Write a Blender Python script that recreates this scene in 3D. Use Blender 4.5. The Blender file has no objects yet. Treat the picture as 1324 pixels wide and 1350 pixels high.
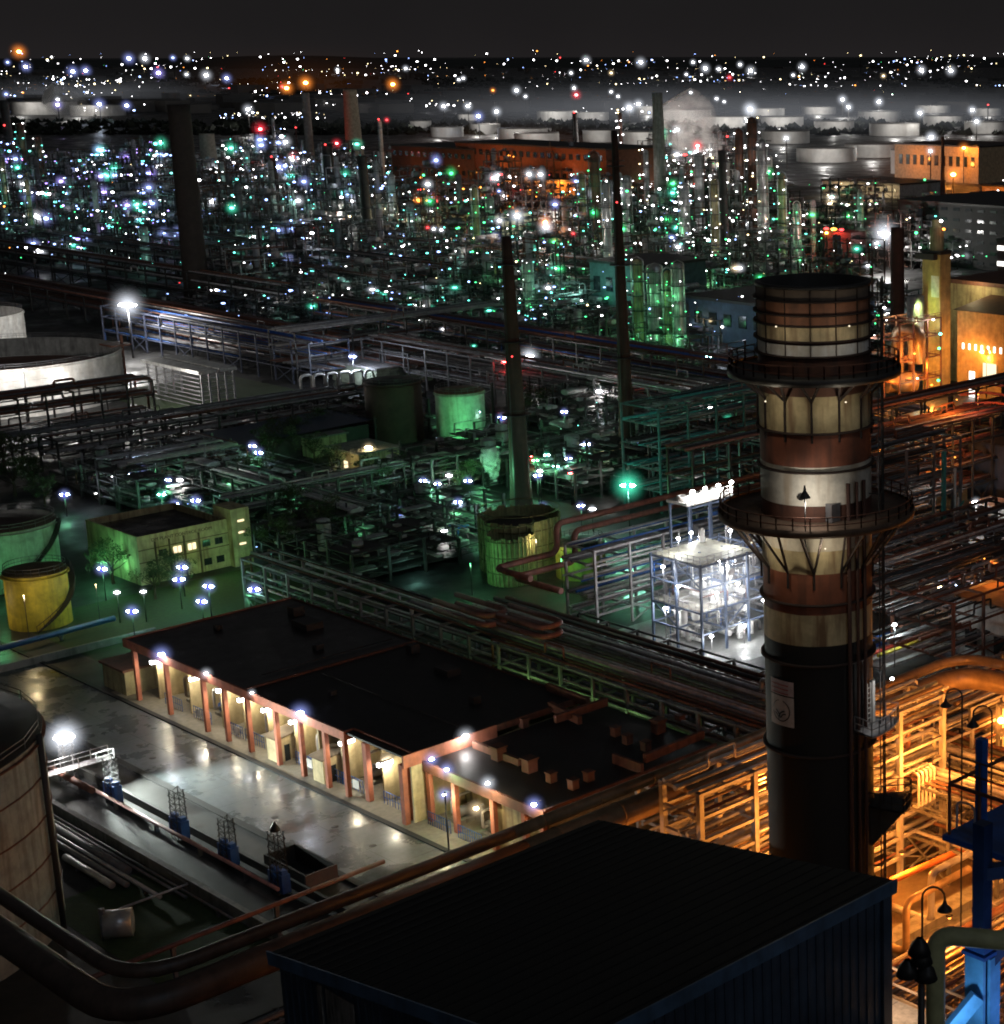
import bpy, math, random
from math import sin, cos, pi, radians
rnd = random.Random(7)
C = bpy.context.scene.collection
SC = bpy.context.scene
# ------------------------------------------------------------------ camera model (metres; X and Y follow the plant's own grid)
f, cx, cy, H = 2370., 1220., 675., 80.
th = math.atan(605/2370); az = radians(40.25)
F = (cos(az), sin(az)); R = (sin(az), -cos(az)); ct, st = cos(th), sin(th)
def ray(px, py):
    u = (px-cx)/f; v = -(py-cy)/f; h = ct+v*st
    return (F[0]*h+R[0]*u, F[1]*h+R[1]*u, -st+v*ct)
def at(px, py, z=0.):
    d = ray(px, py); t = (z-H)/d[2]
    return (d[0]*t, d[1]*t, z)
def atD(px, py, D):
    d = ray(px, py); t = D/math.hypot(d[0], d[1])
    return (d[0]*t, d[1]*t, H+d[2]*t)
def zat(x, y, py):
    lo, hi = -20, 300
    for _ in range(40):
        m = (lo+hi)/2; w = m-H; h = x*F[0]+y*F[1]
        if cy-f*(h*st+w*ct)/(h*ct-w*st) > py: lo = m
        else: hi = m
    return m
cam = bpy.data.cameras.new('camera'); co = bpy.data.objects.new('camera', cam); C.objects.link(co)
cam.sensor_fit = 'HORIZONTAL'; cam.sensor_width = 36; cam.lens = 36*f/1324
cam.shift_x = -(cx-662)/1324; cam.shift_y = 0
cam.clip_start = 1; cam.clip_end = 60000
co.location = (0, 0, H); co.rotation_euler = (pi/2-th, 0, az-pi/2); SC.camera = co
# ------------------------------------------------------------------ mesh builder
class MB:
    def __init__(s): s.v = []; s.f = []; s.s = []
    def quad8(s, P, sm=False):
        n = len(s.v); s.v += P
        for q in ((0,3,2,1),(4,5,6,7),(0,1,5,4),(1,2,6,5),(2,3,7,6),(3,0,4,7)):
            s.f.append(tuple(n+i for i in q)); s.s.append(sm)
    def box(s, x0, y0, z0, x1, y1, z1):
        s.quad8([(x0,y0,z0),(x1,y0,z0),(x1,y1,z0),(x0,y1,z0),(x0,y0,z1),(x1,y0,z1),(x1,y1,z1),(x0,y1,z1)]); return s
    def beam(s, p, q, w, h=None):
        h = h or w
        d = [q[i]-p[i] for i in range(3)]; L = math.sqrt(sum(c*c for c in d)) or 1e-6
        d = [c/L for c in d]
        up = (0,0,1) if abs(d[2]) < .95 else (1,0,0)
        a = (d[1]*up[2]-d[2]*up[1], d[2]*up[0]-d[0]*up[2], d[0]*up[1]-d[1]*up[0])
        l = math.sqrt(sum(c*c for c in a)); a = [c/l*w/2 for c in a]
        b = (a[1]*d[2]-a[2]*d[1], a[2]*d[0]-a[0]*d[2], a[0]*d[1]-a[1]*d[0])
        l = math.sqrt(sum(c*c for c in b)); b = [c/l*h/2 for c in b]
        P = []
        for e in (p, q):
            for sa, sb in ((-1,-1),(1,-1),(1,1),(-1,1)):
                P.append(tuple(e[i]+sa*a[i]+sb*b[i] for i in range(3)))
        s.quad8(P); return s
    def tube(s, path, r, n=8, caps=True):
        path = [tuple(p) for p in path]; rings = []
        prev = None
        for i, p in enumerate(path):
            a = path[max(i-1, 0)]; b = path[min(i+1, len(path)-1)]
            d = [b[k]-a[k] for k in range(3)]; L = math.sqrt(sum(c*c for c in d)) or 1e-6; d = [c/L for c in d]
            up = prev or ((0,0,1) if abs(d[2]) < .9 else (1,0,0))
            k = sum(up[i2]*d[i2] for i2 in range(3)); u = [up[i2]-k*d[i2] for i2 in range(3)]
            L = math.sqrt(sum(c*c for c in u))
            if L < 1e-3:
                up = (1,0,0) if abs(d[0]) < .9 else (0,1,0)
                k = sum(up[i2]*d[i2] for i2 in range(3)); u = [up[i2]-k*d[i2] for i2 in range(3)]; L = math.sqrt(sum(c*c for c in u))
            u = [c/L for c in u]; prev = u
            w = (d[1]*u[2]-d[2]*u[1], d[2]*u[0]-d[0]*u[2], d[0]*u[1]-d[1]*u[0])
            rr = r[i] if isinstance(r, (list, tuple)) else r
            n0 = len(s.v)
            for j in range(n):
                t = 2*pi*j/n; s.v.append(tuple(p[k2]+rr*(cos(t)*u[k2]+sin(t)*w[k2]) for k2 in range(3)))
            rings.append(n0)
        for a, b in zip(rings, rings[1:]):
            for j in range(n):
                s.f.append((a+j, a+(j+1)%n, b+(j+1)%n, b+j)); s.s.append(True)
        if caps:
            s.f.append(tuple(rings[0]+j for j in reversed(range(n)))); s.s.append(False)
            s.f.append(tuple(rings[-1]+j for j in range(n))); s.s.append(False)
        return s
    def lathe(s, x, y, prof, n=32, a0=0, a1=2*pi):
        full = abs(a1-a0-2*pi) < 1e-6; m = n if full else n+1; rings = []
        for r, z in prof:
            n0 = len(s.v)
            for j in range(m):
                t = a0+(a1-a0)*j/n; s.v.append((x+r*cos(t), y+r*sin(t), z))
            rings.append(n0)
        for a, b in zip(rings, rings[1:]):
            for j in range(n):
                k = (j+1) % m
                s.f.append((a+j, a+k, b+k, b+j)); s.s.append(True)
        return s
    def poly(s, pts):
        n = len(s.v); s.v += [tuple(p) for p in pts]; s.f.append(tuple(range(n, n+len(pts)))); s.s.append(False); return s
    def blob(s, x, y, z, rx, ry=None, rz=None):
        ry = ry or rx; rz = rz or rx
        return s.lathe_el(x, y, z, rx, ry, rz)
    def lathe_el(s, x, y, z, rx, ry, rz, n=8):
        rings = []
        for ph in (-78, -40, 0, 40, 78):
            n0 = len(s.v); c = cos(radians(ph)); q = sin(radians(ph))
            for j in range(n):
                t = 2*pi*j/n; s.v.append((x+rx*c*cos(t), y+ry*c*sin(t), z+rz*q))
            rings.append(n0)
        for a, b in zip(rings, rings[1:]):
            for j in range(n):
                s.f.append((a+j, a+(j+1)%n, b+(j+1)%n, b+j)); s.s.append(True)
        s.f.append(tuple(rings[0]+j for j in reversed(range(n)))); s.s.append(True)
        s.f.append(tuple(rings[-1]+j for j in range(n))); s.s.append(True)
        return s
    def rail(s, pts, h=1.1, step=2., w=.06):
        for a, b in zip(pts, pts[1:]):
            L = math.dist(a, b); k = max(1, int(L/step))
            for i in range(k+1):
                p = [a[j]+(b[j]-a[j])*i/k for j in range(3)]
                s.beam(p, (p[0], p[1], p[2]+h), w)
            for hh in (h, h*.5):
                s.beam((a[0],a[1],a[2]+hh), (b[0],b[1],b[2]+hh), w)
        return s
    def mesh(s, name):
        me = bpy.data.meshes.new(name); me.from_pydata(s.v, [], s.f)
        me.polygons.foreach_set('use_smooth', s.s); me.update(); return me
    def build(s, name, mat, parent=None, **k):
        if not s.v: return None
        return link(name, s.mesh(name), mat, parent, **k)
def link(name, me, mat, parent=None, label=None, cat=None, group=None, kind=None):
    if mat and not me.materials: me.materials.append(mat)
    o = bpy.data.objects.new(name, me); C.objects.link(o)
    if parent:
        o.parent = parent; o.matrix_parent_inverse = parent.matrix_basis.inverted() if False else o.matrix_parent_inverse
        o.location = tuple(-c for c in parent['base']) if parent.get('absolute') else (0,0,0)
    tag(o, label, cat, group, kind); return o
def tag(o, label=None, cat=None, group=None, kind=None):
    for k, v in (('label',label),('category',cat),('group',group),('kind',kind)):
        if v: o[k] = v
    return o
def thing(name, loc, label, cat, group=None, absolute=True):
    """An Empty at the thing's base; with absolute=True its parts are written in world coordinates."""
    o = bpy.data.objects.new(name, None); C.objects.link(o); o.location = loc; o.empty_display_size = .5
    if absolute: o['absolute'] = True; o['base'] = tuple(float(c) for c in loc)
    return tag(o, label, cat, group)
def ground(name, mb, mat): return mb.build(name, mat, None, kind='structure')
# ------------------------------------------------------------------ materials
def nodes(name):
    m = bpy.data.materials.new(name); m.use_nodes = True; nt = m.node_tree; nt.nodes.clear()
    o = nt.nodes.new('ShaderNodeOutputMaterial'); return m, nt, o
def M(name, col, rough=.6, metal=0, var=.35, scale=.6, streak=None, sa=.6, rvar=.15, bump=0):
    m, nt, out = nodes(name); N = nt.nodes; Lk = nt.links
    b = N.new('ShaderNodeBsdfPrincipled'); Lk.new(b.outputs[0], out.inputs[0])
    g = N.new('ShaderNodeNewGeometry'); mp = N.new('ShaderNodeMapping'); Lk.new(g.outputs['Position'], mp.inputs[0])
    n = N.new('ShaderNodeTexNoise'); n.inputs['Scale'].default_value = scale; n.inputs['Detail'].default_value = 6; n.inputs['Roughness'].default_value = .65
    Lk.new(mp.outputs[0], n.inputs[0])
    r = N.new('ShaderNodeValToRGB'); Lk.new(n.outputs[0], r.inputs[0])
    r.color_ramp.elements[0].position = .3; r.color_ramp.elements[1].position = .7
    r.color_ramp.elements[0].color = tuple(c*(1-var) for c in col)+(1,); r.color_ramp.elements[1].color = tuple(min(1, c*(1+var)) for c in col)+(1,)
    src = r.outputs[0]
    if streak:
        mp2 = N.new('ShaderNodeMapping'); mp2.inputs['Scale'].default_value = (1, 1, .12); Lk.new(g.outputs['Position'], mp2.inputs[0])
        n2 = N.new('ShaderNodeTexNoise'); n2.inputs['Scale'].default_value = scale*2.2; n2.inputs['Detail'].default_value = 8; Lk.new(mp2.outputs[0], n2.inputs[0])
        r2 = N.new('ShaderNodeMapRange'); r2.inputs[1].default_value = .48; r2.inputs[2].default_value = .66; r2.inputs[4].default_value = sa; Lk.new(n2.outputs[0], r2.inputs[0])
        mx = N.new('ShaderNodeMix'); mx.data_type = 'RGBA'; Lk.new(r2.outputs[0], mx.inputs[0]); Lk.new(src, mx.inputs[6]); mx.inputs[7].default_value = tuple(streak)+(1,)
        src = mx.outputs[2]
    Lk.new(src, b.inputs['Base Color'])
    rr = N.new('ShaderNodeMapRange'); rr.inputs[3].default_value = max(.05, rough-rvar); rr.inputs[4].default_value = min(1, rough+rvar)
    Lk.new(n.outputs[0], rr.inputs[0]); Lk.new(rr.outputs[0], b.inputs['Roughness']); b.inputs['Metallic'].default_value = metal
    if bump:
        bp = N.new('ShaderNodeBump'); bp.inputs['Strength'].default_value = bump; bp.inputs['Distance'].default_value = .1
        Lk.new(n.outputs[0], bp.inputs['Height']); Lk.new(bp.outputs[0], b.inputs['Normal'])
    return m
def E(name, col, s):
    m, nt, out = nodes(name); e = nt.nodes.new('ShaderNodeEmission'); e.inputs[0].default_value = tuple(col)+(1,); e.inputs[1].default_value = s
    nt.links.new(e.outputs[0], out.inputs[0]); m.cycles.emission_sampling = 'NONE'; return m
def wet(name, col, pud, scale=.12, r0=.12, r1=.75, var=.4):
    m, nt, out = nodes(name); N = nt.nodes; Lk = nt.links
    b = N.new('ShaderNodeBsdfPrincipled'); Lk.new(b.outputs[0], out.inputs[0])
    g = N.new('ShaderNodeNewGeometry')
    n = N.new('ShaderNodeTexNoise'); n.inputs['Scale'].default_value = scale; n.inputs['Detail'].default_value = 9; n.inputs['Roughness'].default_value = .62; Lk.new(g.outputs['Position'], n.inputs[0])
    n2 = N.new('ShaderNodeTexNoise'); n2.inputs['Scale'].default_value = 1.6; n2.inputs['Detail'].default_value = 8; Lk.new(g.outputs['Position'], n2.inputs[0])
    mr = N.new('ShaderNodeMapRange'); mr.inputs[1].default_value = pud-.12; mr.inputs[2].default_value = pud+.15; mr.inputs[3].default_value = r0; mr.inputs[4].default_value = r1; Lk.new(n.outputs[0], mr.inputs[0]); Lk.new(mr.outputs[0], b.inputs['Roughness'])
    r = N.new('ShaderNodeValToRGB'); r.color_ramp.elements[0].position = .3; r.color_ramp.elements[1].position = .72
    r.color_ramp.elements[0].color = tuple(c*(1-var) for c in col)+(1,); r.color_ramp.elements[1].color = tuple(c*(1+var) for c in col)+(1,)
    ad = N.new('ShaderNodeMath'); ad.operation = 'MULTIPLY_ADD'; ad.inputs[1].default_value = .5; Lk.new(n2.outputs[0], ad.inputs[0]); 
    hf = N.new('ShaderNodeMath'); hf.operation = 'MULTIPLY'; hf.inputs[1].default_value = .5; Lk.new(n.outputs[0], hf.inputs[0]); Lk.new(hf.outputs[0], ad.inputs[2])
    Lk.new(ad.outputs[0], r.inputs[0]); Lk.new(r.outputs[0], b.inputs['Base Color'])
    bp = N.new('ShaderNodeBump'); bp.inputs['Strength'].default_value = .25; bp.inputs['Distance'].default_value = .04; Lk.new(n2.outputs[0], bp.inputs['Height']); Lk.new(bp.outputs[0], b.inputs['Normal'])
    return m
dark = M('dark_steel', (.045,.043,.042), .55, .2)
grey = M('grey_steel', (.17,.17,.18), .5, .2, streak=(.12,.06,.04), sa=.4)
lgrey = M('light_grey_steel', (.42,.41,.42), .5, .1, streak=(.2,.11,.07), sa=.4)
silver = M('aluminium_cladding', (.55,.54,.53), .38, .55)
blue = M('blue_paint', (.03,.12,.42), .45, streak=(.1,.1,.12), sa=.4)
rust = M('rusty_steel', (.16,.065,.04), .7, streak=(.05,.03,.025), sa=.6)
redp = M('red_brown_pipe', (.22,.09,.065), .6, streak=(.09,.05,.04))
cream = M('cream_wall', (.56,.46,.27), .8, streak=(.28,.2,.1), sa=.45)
salmon = M('salmon_concrete', (.44,.15,.09), .75, streak=(.25,.1,.06), sa=.4)
creamd = M('cream_dirty', (.42,.37,.2), .8, streak=(.15,.09,.05), sa=.7)
tarp = M('bitumen_roof', (.018,.017,.017), .55, bump=.2)
white = M('white_paint', (.7,.69,.66), .55, streak=(.35,.28,.22), sa=.4)
conc = M('concrete', (.24,.235,.22), .8, streak=(.09,.085,.08), sa=.6, bump=.3)
grass = M('grass', (.035,.06,.02), .95, bump=.4, scale=1.5)
yellowt = M('yellow_tank_paint', (.62,.5,.06), .6, streak=(.2,.13,.04), sa=.5)
greent = M('pale_green_tank_paint', (.3,.42,.3), .55, streak=(.12,.14,.09), sa=.4)
wood = M('timber_boards', (.3,.3,.14), .8, streak=(.1,.1,.04), sa=.7, scale=1.2)
bluegrey = M('blue_grey_cladding', (.05,.075,.115), .45, .1, streak=(.03,.035,.05), sa=.4)
teal = M('teal_paint', (.05,.28,.28), .5)
orange_pipe = M('pipe_insulation', (.33,.22,.13), .42, .3, streak=(.2,.13,.08), sa=.35)
glass = M('dark_glass', (.02,.025,.03), .12)
red_m = M('red_paint', (.45,.05,.03), .5)
LC = {'w':(1,.98,1),'b':(.55,.7,1),'c':(.45,1,.95),'g':(.25,1,.45),'o':(1,.32,.05),'r':(1,.06,.06),'y':(1,.8,.4),'v':(.6,.5,1)}
EM = {k: E('lamp_glow_'+{'w':'white','b':'blue_white','c':'cyan','g':'green','o':'sodium','r':'red','y':'warm','v':'violet'}[k], ({'c':(.16,1,.8),'b':(.3,.45,1),'g':(.08,1,.3),'v':(.45,.3,1)}.get(k, c)), {'c':6,'b':7,'g':5,'v':7,'o':6,'r':5,'y':9}.get(k,14)) for k, c in LC.items()}
EMB = {k: E('bright_lamp_glow_'+k, c, 60) for k, c in LC.items()}
HALO = {'w':E('white_glow_fringe',(.8,.9,1),2.5),'b':E('blue_glow_fringe',(.12,.14,1),1.1),'c':E('cyan_glow_fringe',(.05,.9,.55),1.),'g':E('green_glow_fringe_b',(.05,.8,.25),.9),'o':E('amber_glow_fringe',(1,.3,.04),1.2)}  # self-glowing ellipsoids that paint a coloured fringe round the bulbs
black = M('black_paint', (.014,.014,.015), .5)
EMW = E('lit_window', (1,.8,.5), 1.6); EMP = E('lit_panel', (1,.97,.9), 3.)
PL = {'w':(1,.97,.92),'b':(.75,.85,1),'c':(.4,1,.82),'g':(.22,1,.42),'o':(1,.32,.045),'r':(1,.08,.05),'y':(1,.78,.42),'v':(.7,.6,1)}
def plight(x, y, z, P, k='w', rad=.35, parent=None, col=None):
    l = bpy.data.lights.new('lamp_light', 'POINT'); l.energy = P; l.color = col or PL[k]; l.shadow_soft_size = rad
    o = bpy.data.objects.new('lamp_light', l); C.objects.link(o)
    if parent:
        o.parent = parent; b = parent.get('base') if parent.get('absolute') else (0,0,0)
        o.location = (x-b[0], y-b[1], z-b[2])
    else: o.location = (x, y, z)
    return o
_m, _nt, _o = nodes('painted_glow'); _N = _nt.nodes; _L = _nt.links  # emissive volume: a painted glow, not lamplight scattered by air
_tc = _N.new('ShaderNodeTexCoord'); _vl = _N.new('ShaderNodeVectorMath'); _vl.operation = 'LENGTH'; _L.new(_tc.outputs['Object'], _vl.inputs[0])
_s = _N.new('ShaderNodeMath'); _s.operation = 'SUBTRACT'; _s.use_clamp = True; _s.inputs[0].default_value = 1; _L.new(_vl.outputs['Value'], _s.inputs[1])
_p = _N.new('ShaderNodeMath'); _p.operation = 'POWER'; _p.inputs[1].default_value = 3.6; _L.new(_s.outputs[0], _p.inputs[0])
_oi = _N.new('ShaderNodeObjectInfo'); _q = _N.new('ShaderNodeMath'); _q.operation = 'MULTIPLY'; _L.new(_p.outputs[0], _q.inputs[0]); _L.new(_oi.outputs['Alpha'], _q.inputs[1])
_e = _N.new('ShaderNodeEmission'); _L.new(_oi.outputs['Color'], _e.inputs[0]); _L.new(_q.outputs[0], _e.inputs[1]); _L.new(_e.outputs[0], _o.inputs['Volume'])
GLOWM = _m; GLOWC = {'w':(.85,.9,1),'b':(.35,.42,1),'c':(.1,1,.6),'g':(.05,.9,.25),'o':(1,.28,.04),'r':(1,.05,.08),'y':(1,.75,.45),'v':(.4,.35,1)}
GLOWME = None
def glow_ball(parent, x, y, z, R_, k, a=1.):
    """painted glow round a lamp: a ball of emissive volume, fading outwards"""
    global GLOWME
    if GLOWME is None: GLOWME = MB().lathe_el(0,0,0,1.,1.,1.,14).mesh('painted_glow'); GLOWME.materials.append(GLOWM)
    b = parent.get('base') or (0,0,0)
    o = bpy.data.objects.new('painted_glow', GLOWME); C.objects.link(o); o.parent = parent; o.location = (x-b[0], y-b[1], z-b[2]); o.scale = (R_,R_,R_)
    o.color = GLOWC[k]+(a*3.2/R_,); return o
# ------------------------------------------------------------------ world, moonlight
w = bpy.data.worlds.new('World'); SC.world = w; w.use_nodes = True; nt = w.node_tree; bg = nt.nodes['Background']
sky = nt.nodes.new('ShaderNodeTexSky'); sky.sky_type = 'NISHITA'; sky.sun_disc = False
sky.sun_elevation = radians(4); sky.sun_rotation = radians(200); sky.air_density = 1; sky.dust_density = 4
hs = nt.nodes.new('ShaderNodeHueSaturation'); hs.inputs['Saturation'].default_value = .08; nt.links.new(sky.outputs[0], hs.inputs['Color'])
mx = nt.nodes.new('ShaderNodeMix'); mx.data_type = 'RGBA'; mx.blend_type = 'MIX'; mx.inputs[0].default_value = .8
nt.links.new(hs.outputs[0], mx.inputs[6]); mx.inputs[7].default_value = (.2,.175,.18,1)
tcw = nt.nodes.new('ShaderNodeTexCoord'); sp_ = nt.nodes.new('ShaderNodeSeparateXYZ'); nt.links.new(tcw.outputs['Generated'], sp_.inputs[0])
rw = nt.nodes.new('ShaderNodeValToRGB'); nt.links.new(sp_.outputs[2], rw.inputs[0]); rw.color_ramp.elements[0].position = 0; rw.color_ramp.elements[0].color = (.34,.3,.31,1); rw.color_ramp.elements[1].position = .5; rw.color_ramp.elements[1].color = (.13,.12,.125,1)
e_ = rw.color_ramp.elements.new(.03); e_.color = (.2,.18,.19,1)
nw = nt.nodes.new('ShaderNodeTexNoise'); nw.inputs['Scale'].default_value = 5; nw.inputs['Detail'].default_value = 5; nt.links.new(tcw.outputs['Generated'], nw.inputs[0])
mw = nt.nodes.new('ShaderNodeMapRange'); mw.inputs[3].default_value = .6; mw.inputs[4].default_value = 1.4; nt.links.new(nw.outputs[0], mw.inputs[0])
vm = nt.nodes.new('ShaderNodeVectorMath'); vm.operation = 'SCALE'; nt.links.new(rw.outputs[0], vm.inputs[0]); nt.links.new(mw.outputs[0], vm.inputs['Scale']); nt.links.new(vm.outputs[0], mx.inputs[7])
nt.links.new(mx.outputs[2], bg.inputs[0]); bg.inputs[1].default_value = .05
sun = bpy.data.lights.new('moon', 'SUN'); sun.energy = .085; sun.angle = radians(10); sun.color = (.6,.78,1)
so = bpy.data.objects.new('moon', sun); C.objects.link(so); so.rotation_euler = (radians(52), 0, radians(-10))
SC.view_settings.view_transform = 'Standard'; SC.view_settings.look = 'None'; SC.view_settings.exposure = 0
SC.cycles.use_light_tree = True; SC.cycles.max_bounces = 5; SC.cycles.diffuse_bounces = 2; SC.cycles.glossy_bounces = 2
SC.cycles.sample_clamp_indirect = 1.5; SC.cycles.use_denoising = True; SC.cycles.caustics_reflective = False; SC.cycles.caustics_refractive = False
SC.cycles.transparent_max_bounces = 48; SC.cycles.filter_width = 1.9; SC.cycles.volume_bounces = 0; SC.cycles.volume_step_rate = 4
SC.cycles.use_adaptive_sampling = True; SC.cycles.adaptive_threshold = .02
# ------------------------------------------------------------------ ground
G = wet('wet_asphalt', (.025,.025,.025), .47, .06, .25, .85)
ground('ground', MB().box(-3000,-3000,-.5, 30000,30000,0), G)
YC = wet('wet_yard_concrete', (.11,.125,.13), .5, .16, .15, .5, .45)
ground('yard_pavement', MB().box(89.2,100,0,98.6,262,.008), YC)
ground('apron_pavement', MB().box(99.2,130,0,108,222,.012), wet('damp_concrete', (.22,.2,.16), .42, .3, .3, .8))
ground('lane_pavement', MB().box(84.5,130,0,88.2,215,.006), wet('wet_lane_concrete', (.035,.034,.032), .5, .2, .35, .8))
kb = M('shadow_dark_kerb', (.02,.02,.02), .8)  # kerb colour blackened to take in the shadow along it
ground('kerb', MB().box(98.6,100,0,99.2,262,.16), kb)
ground('kerb', MB().box(88.2,100,0,89.0,262,.22), kb)
ground('grass_field', MB().box(66,140,0,76.8,168,.01), grass)
ground('lawn', MB().box(104,225,0,150,262,.008), grass)
ground('lawn', MB().box(197,395,0,232,432,.008), grass)
ground('rail_trench', MB().box(77.6,140,0,81.2,205,.01), M('trench_floor', (.015,.015,.014), .6))
hb = MB()
for k in range(60):
    a0 = az+radians(-34+k*1.15); a1 = az+radians(-34+(k+1)*1.15); D = 10500
    h0 = 35+32*(.5+.5*sin(k*.31))*(.6+.4*sin(k*.83+1)); h1 = 35+32*(.5+.5*sin((k+1)*.31))*(.6+.4*sin((k+1)*.83+1))
    A = (D*cos(a0), D*sin(a0)); B = (D*cos(a1), D*sin(a1)); q = 1.25
    hb.poly([(A[0],A[1],-1),(B[0],B[1],-1),(B[0]*q,B[1]*q,h1),(A[0]*q,A[1]*q,h0)])
ground('hills', hb, M('hill_scrub', (.03,.035,.03), 1, scale=.002))

# ------------------------------------------------------------------ kit: lamps
def lamp_post(px, py, gx=None, h=None, k='w', P=1500, r=.35, label='', name='lamp_post', group=None, rad=.4, lx=0, bright=True, poleH=None, head=(1.6,1), lk=None):
    """mast with a floodlight head; (px,py) is where the head shows, gx the height of the head."""
    x, y, z = at(px, py, h)
    if lx: x += lx
    t = thing(name, (x, y, 0), label, 'lamp', group)
    rp = .06 if h < 12 else .16
    MB().tube([(x,y,0),(x,y,h*.5),(x,y,h-.1)], [rp*1.6, rp*1.2, rp], 8).build('pole', black, t)
    MB().box(x-.3*r,y-.3*r,h+r*.62,x+.3*r,y+.3*r,h+r*.8).build('lamp_hood', black, t)
    b = MB().lathe_el(0, 0, 0, r*head[0]*1.1, r*.7, r*head[1]*.5).build('bulb', (EMB if bright else EM)[k], t)
    b.location = (0,0,h); b.rotation_euler = (0,0,az-pi/2+random.Random(int(px*7+py)).uniform(-.35,.35))
    if k in 'bcgo': MB().lathe_el(x, y, h-.1*r, r*.95, r*.95, r*.85).build('glow_fringe', HALO[k], t)
    plight(x-.5, y-.5, h-r-.4, P, lk or k, rad, t)
    if P > 60: glow_ball(t, x, y, h, r*(3.6 if r < .6 else 6.5), k, .8 if r < .6 else 1.1)
    return t
# ------------------------------------------------------------------ kit: pipe racks
def rack(label, axis, a0, a1, b0, b1, levels, bay=6., pipes=(), fm=None, seed=1, stubs=True, cw=.35, z0=0, group=None, cross=True, name='pipe_rack'):
    """axis 'x' or 'y' = direction the pipes run; b0..b1 the rack's width across."""
    r = random.Random(seed); fm = fm or grey
    P = (lambda a, b, z: (a, b, z)) if axis == 'x' else (lambda a, b, z: (b, a, z))
    t = thing(name, P((a0+a1)/2, (b0+b1)/2, z0), label, 'pipe rack', group)
    n = max(1, round((a1-a0)/bay)); bm = MB()
    for i in range(n+1):
        a = a0+(a1-a0)*i/n
        for b in (b0, b1): MB().beam(P(a,b,z0), P(a,b,levels[-1]), cw).build('column', fm, t)
        for z in levels: bm.beam(P(a,b0,z-.15), P(a,b1,z-.15), cw*.8, .3)
        if cross and i < n and i % 3 == 1:
            a2 = a0+(a1-a0)*(i+1)/n
            for b in (b0, b1): bm.beam(P(a,b,z0), P(a2,b,levels[0]), .15); bm.beam(P(a2,b,z0), P(a,b,levels[0]), .15)
    for z in levels:
        for b in (b0, b1): bm.beam(P(a0,b,z-.2), P(a1,b,z-.2), cw*.6, .28)
    bm.build('beam', fm, t)
    for li, z in enumerate(levels):
        b = b0+.5
        while b < b1-.4:
            rr = r.choice((.08,.11,.15,.2,.28)); m = r.choice(pipes or (silver, grey, rust, lgrey))
            if r.random() < .8:
                s, e = a0-r.random()*1.5, a1+r.random()*1.5
                if r.random() < .25: s = a0+(a1-a0)*r.random()*.5
                if r.random() < .25: e = a1-(a1-a0)*r.random()*.45
                path = [P(s,b,z+rr), P(e,b,z+rr)]
                if r.random() < .22:
                    c = s+(e-s)*r.uniform(.3,.7); u = 1.3+rr*3
                    path = [P(s,b,z+rr),P(c-u,b,z+rr),P(c-u,b,z+rr+1.4),P(c+u,b,z+rr+1.4),P(c+u,b,z+rr),P(e,b,z+rr)]
                if stubs and r.random() < .3: path = path+[P(e, b, max(z0, z-4))]
                MB().tube(bend(path, rr*2.2), rr, 8).build('pipe', m, t)
            b += rr*2+r.uniform(.1,.6)
    return t
def bend(path, rad, n=4):
    out = [path[0]]
    for i in range(1, len(path)-1):
        a, b, c = path[i-1], path[i], path[i+1]
        la, lc = math.dist(a, b), math.dist(b, c); q = min(rad, la*.45, lc*.45)
        if q < 1e-4: out.append(b); continue
        p = [b[k]+(a[k]-b[k])*q/la for k in range(3)]; s = [b[k]+(c[k]-b[k])*q/lc for k in range(3)]
        for j in range(n+1):
            u = j/n; out.append(tuple((1-u)**2*p[k]+2*u*(1-u)*b[k]+u*u*s[k] for k in range(3)))
    out.append(path[-1]); return out
def pipe(name, label, path, r, m, rad=None, supports=(), cat='pipe', n=14, flanges=0, group=None, more=None):
    base = path[0]; t = thing(name, (base[0], base[1], 0), label, cat, group)
    p = bend(path, rad or r*3, 6); MB().tube(p, r, n).build('pipe_run', m, t)
    if more: tag(MB().tube(bend(more, rad or r*3, 6), r, n).build('pipe_run', M('shaded_pipe_wrap', (.07,.045,.035), .5, streak=(.03,.02,.015)), t), 'western stretch of the pipe with shade put into its colour')  # same pipe, its colour darkened where it lies in shade
    if flanges:
        fl = MB(); acc = 0
        for a, b in zip(p, p[1:]):
            L = math.dist(a, b); k = int(L/flanges)
            for i in range(k):
                u = (i+.5)/k; c = [a[j]+(b[j]-a[j])*u for j in range(3)]; d = [(b[j]-a[j])/L*.06 for j in range(3)]
                fl = MB(); fl.tube([tuple(c[j]-d[j] for j in range(3)), tuple(c[j]+d[j] for j in range(3))], r*1.06, n); fl.build('band', m, t)
    if supports:
        for (x, y, z) in supports: sp = MB(); sp.beam((x,y,0),(x,y,z-r), .35); sp.beam((x-r,y-r*.2,z-r-.1),(x+r,y+r*.2,z-r-.1),.3); sp.build('support', grey, t)
    return t
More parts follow.
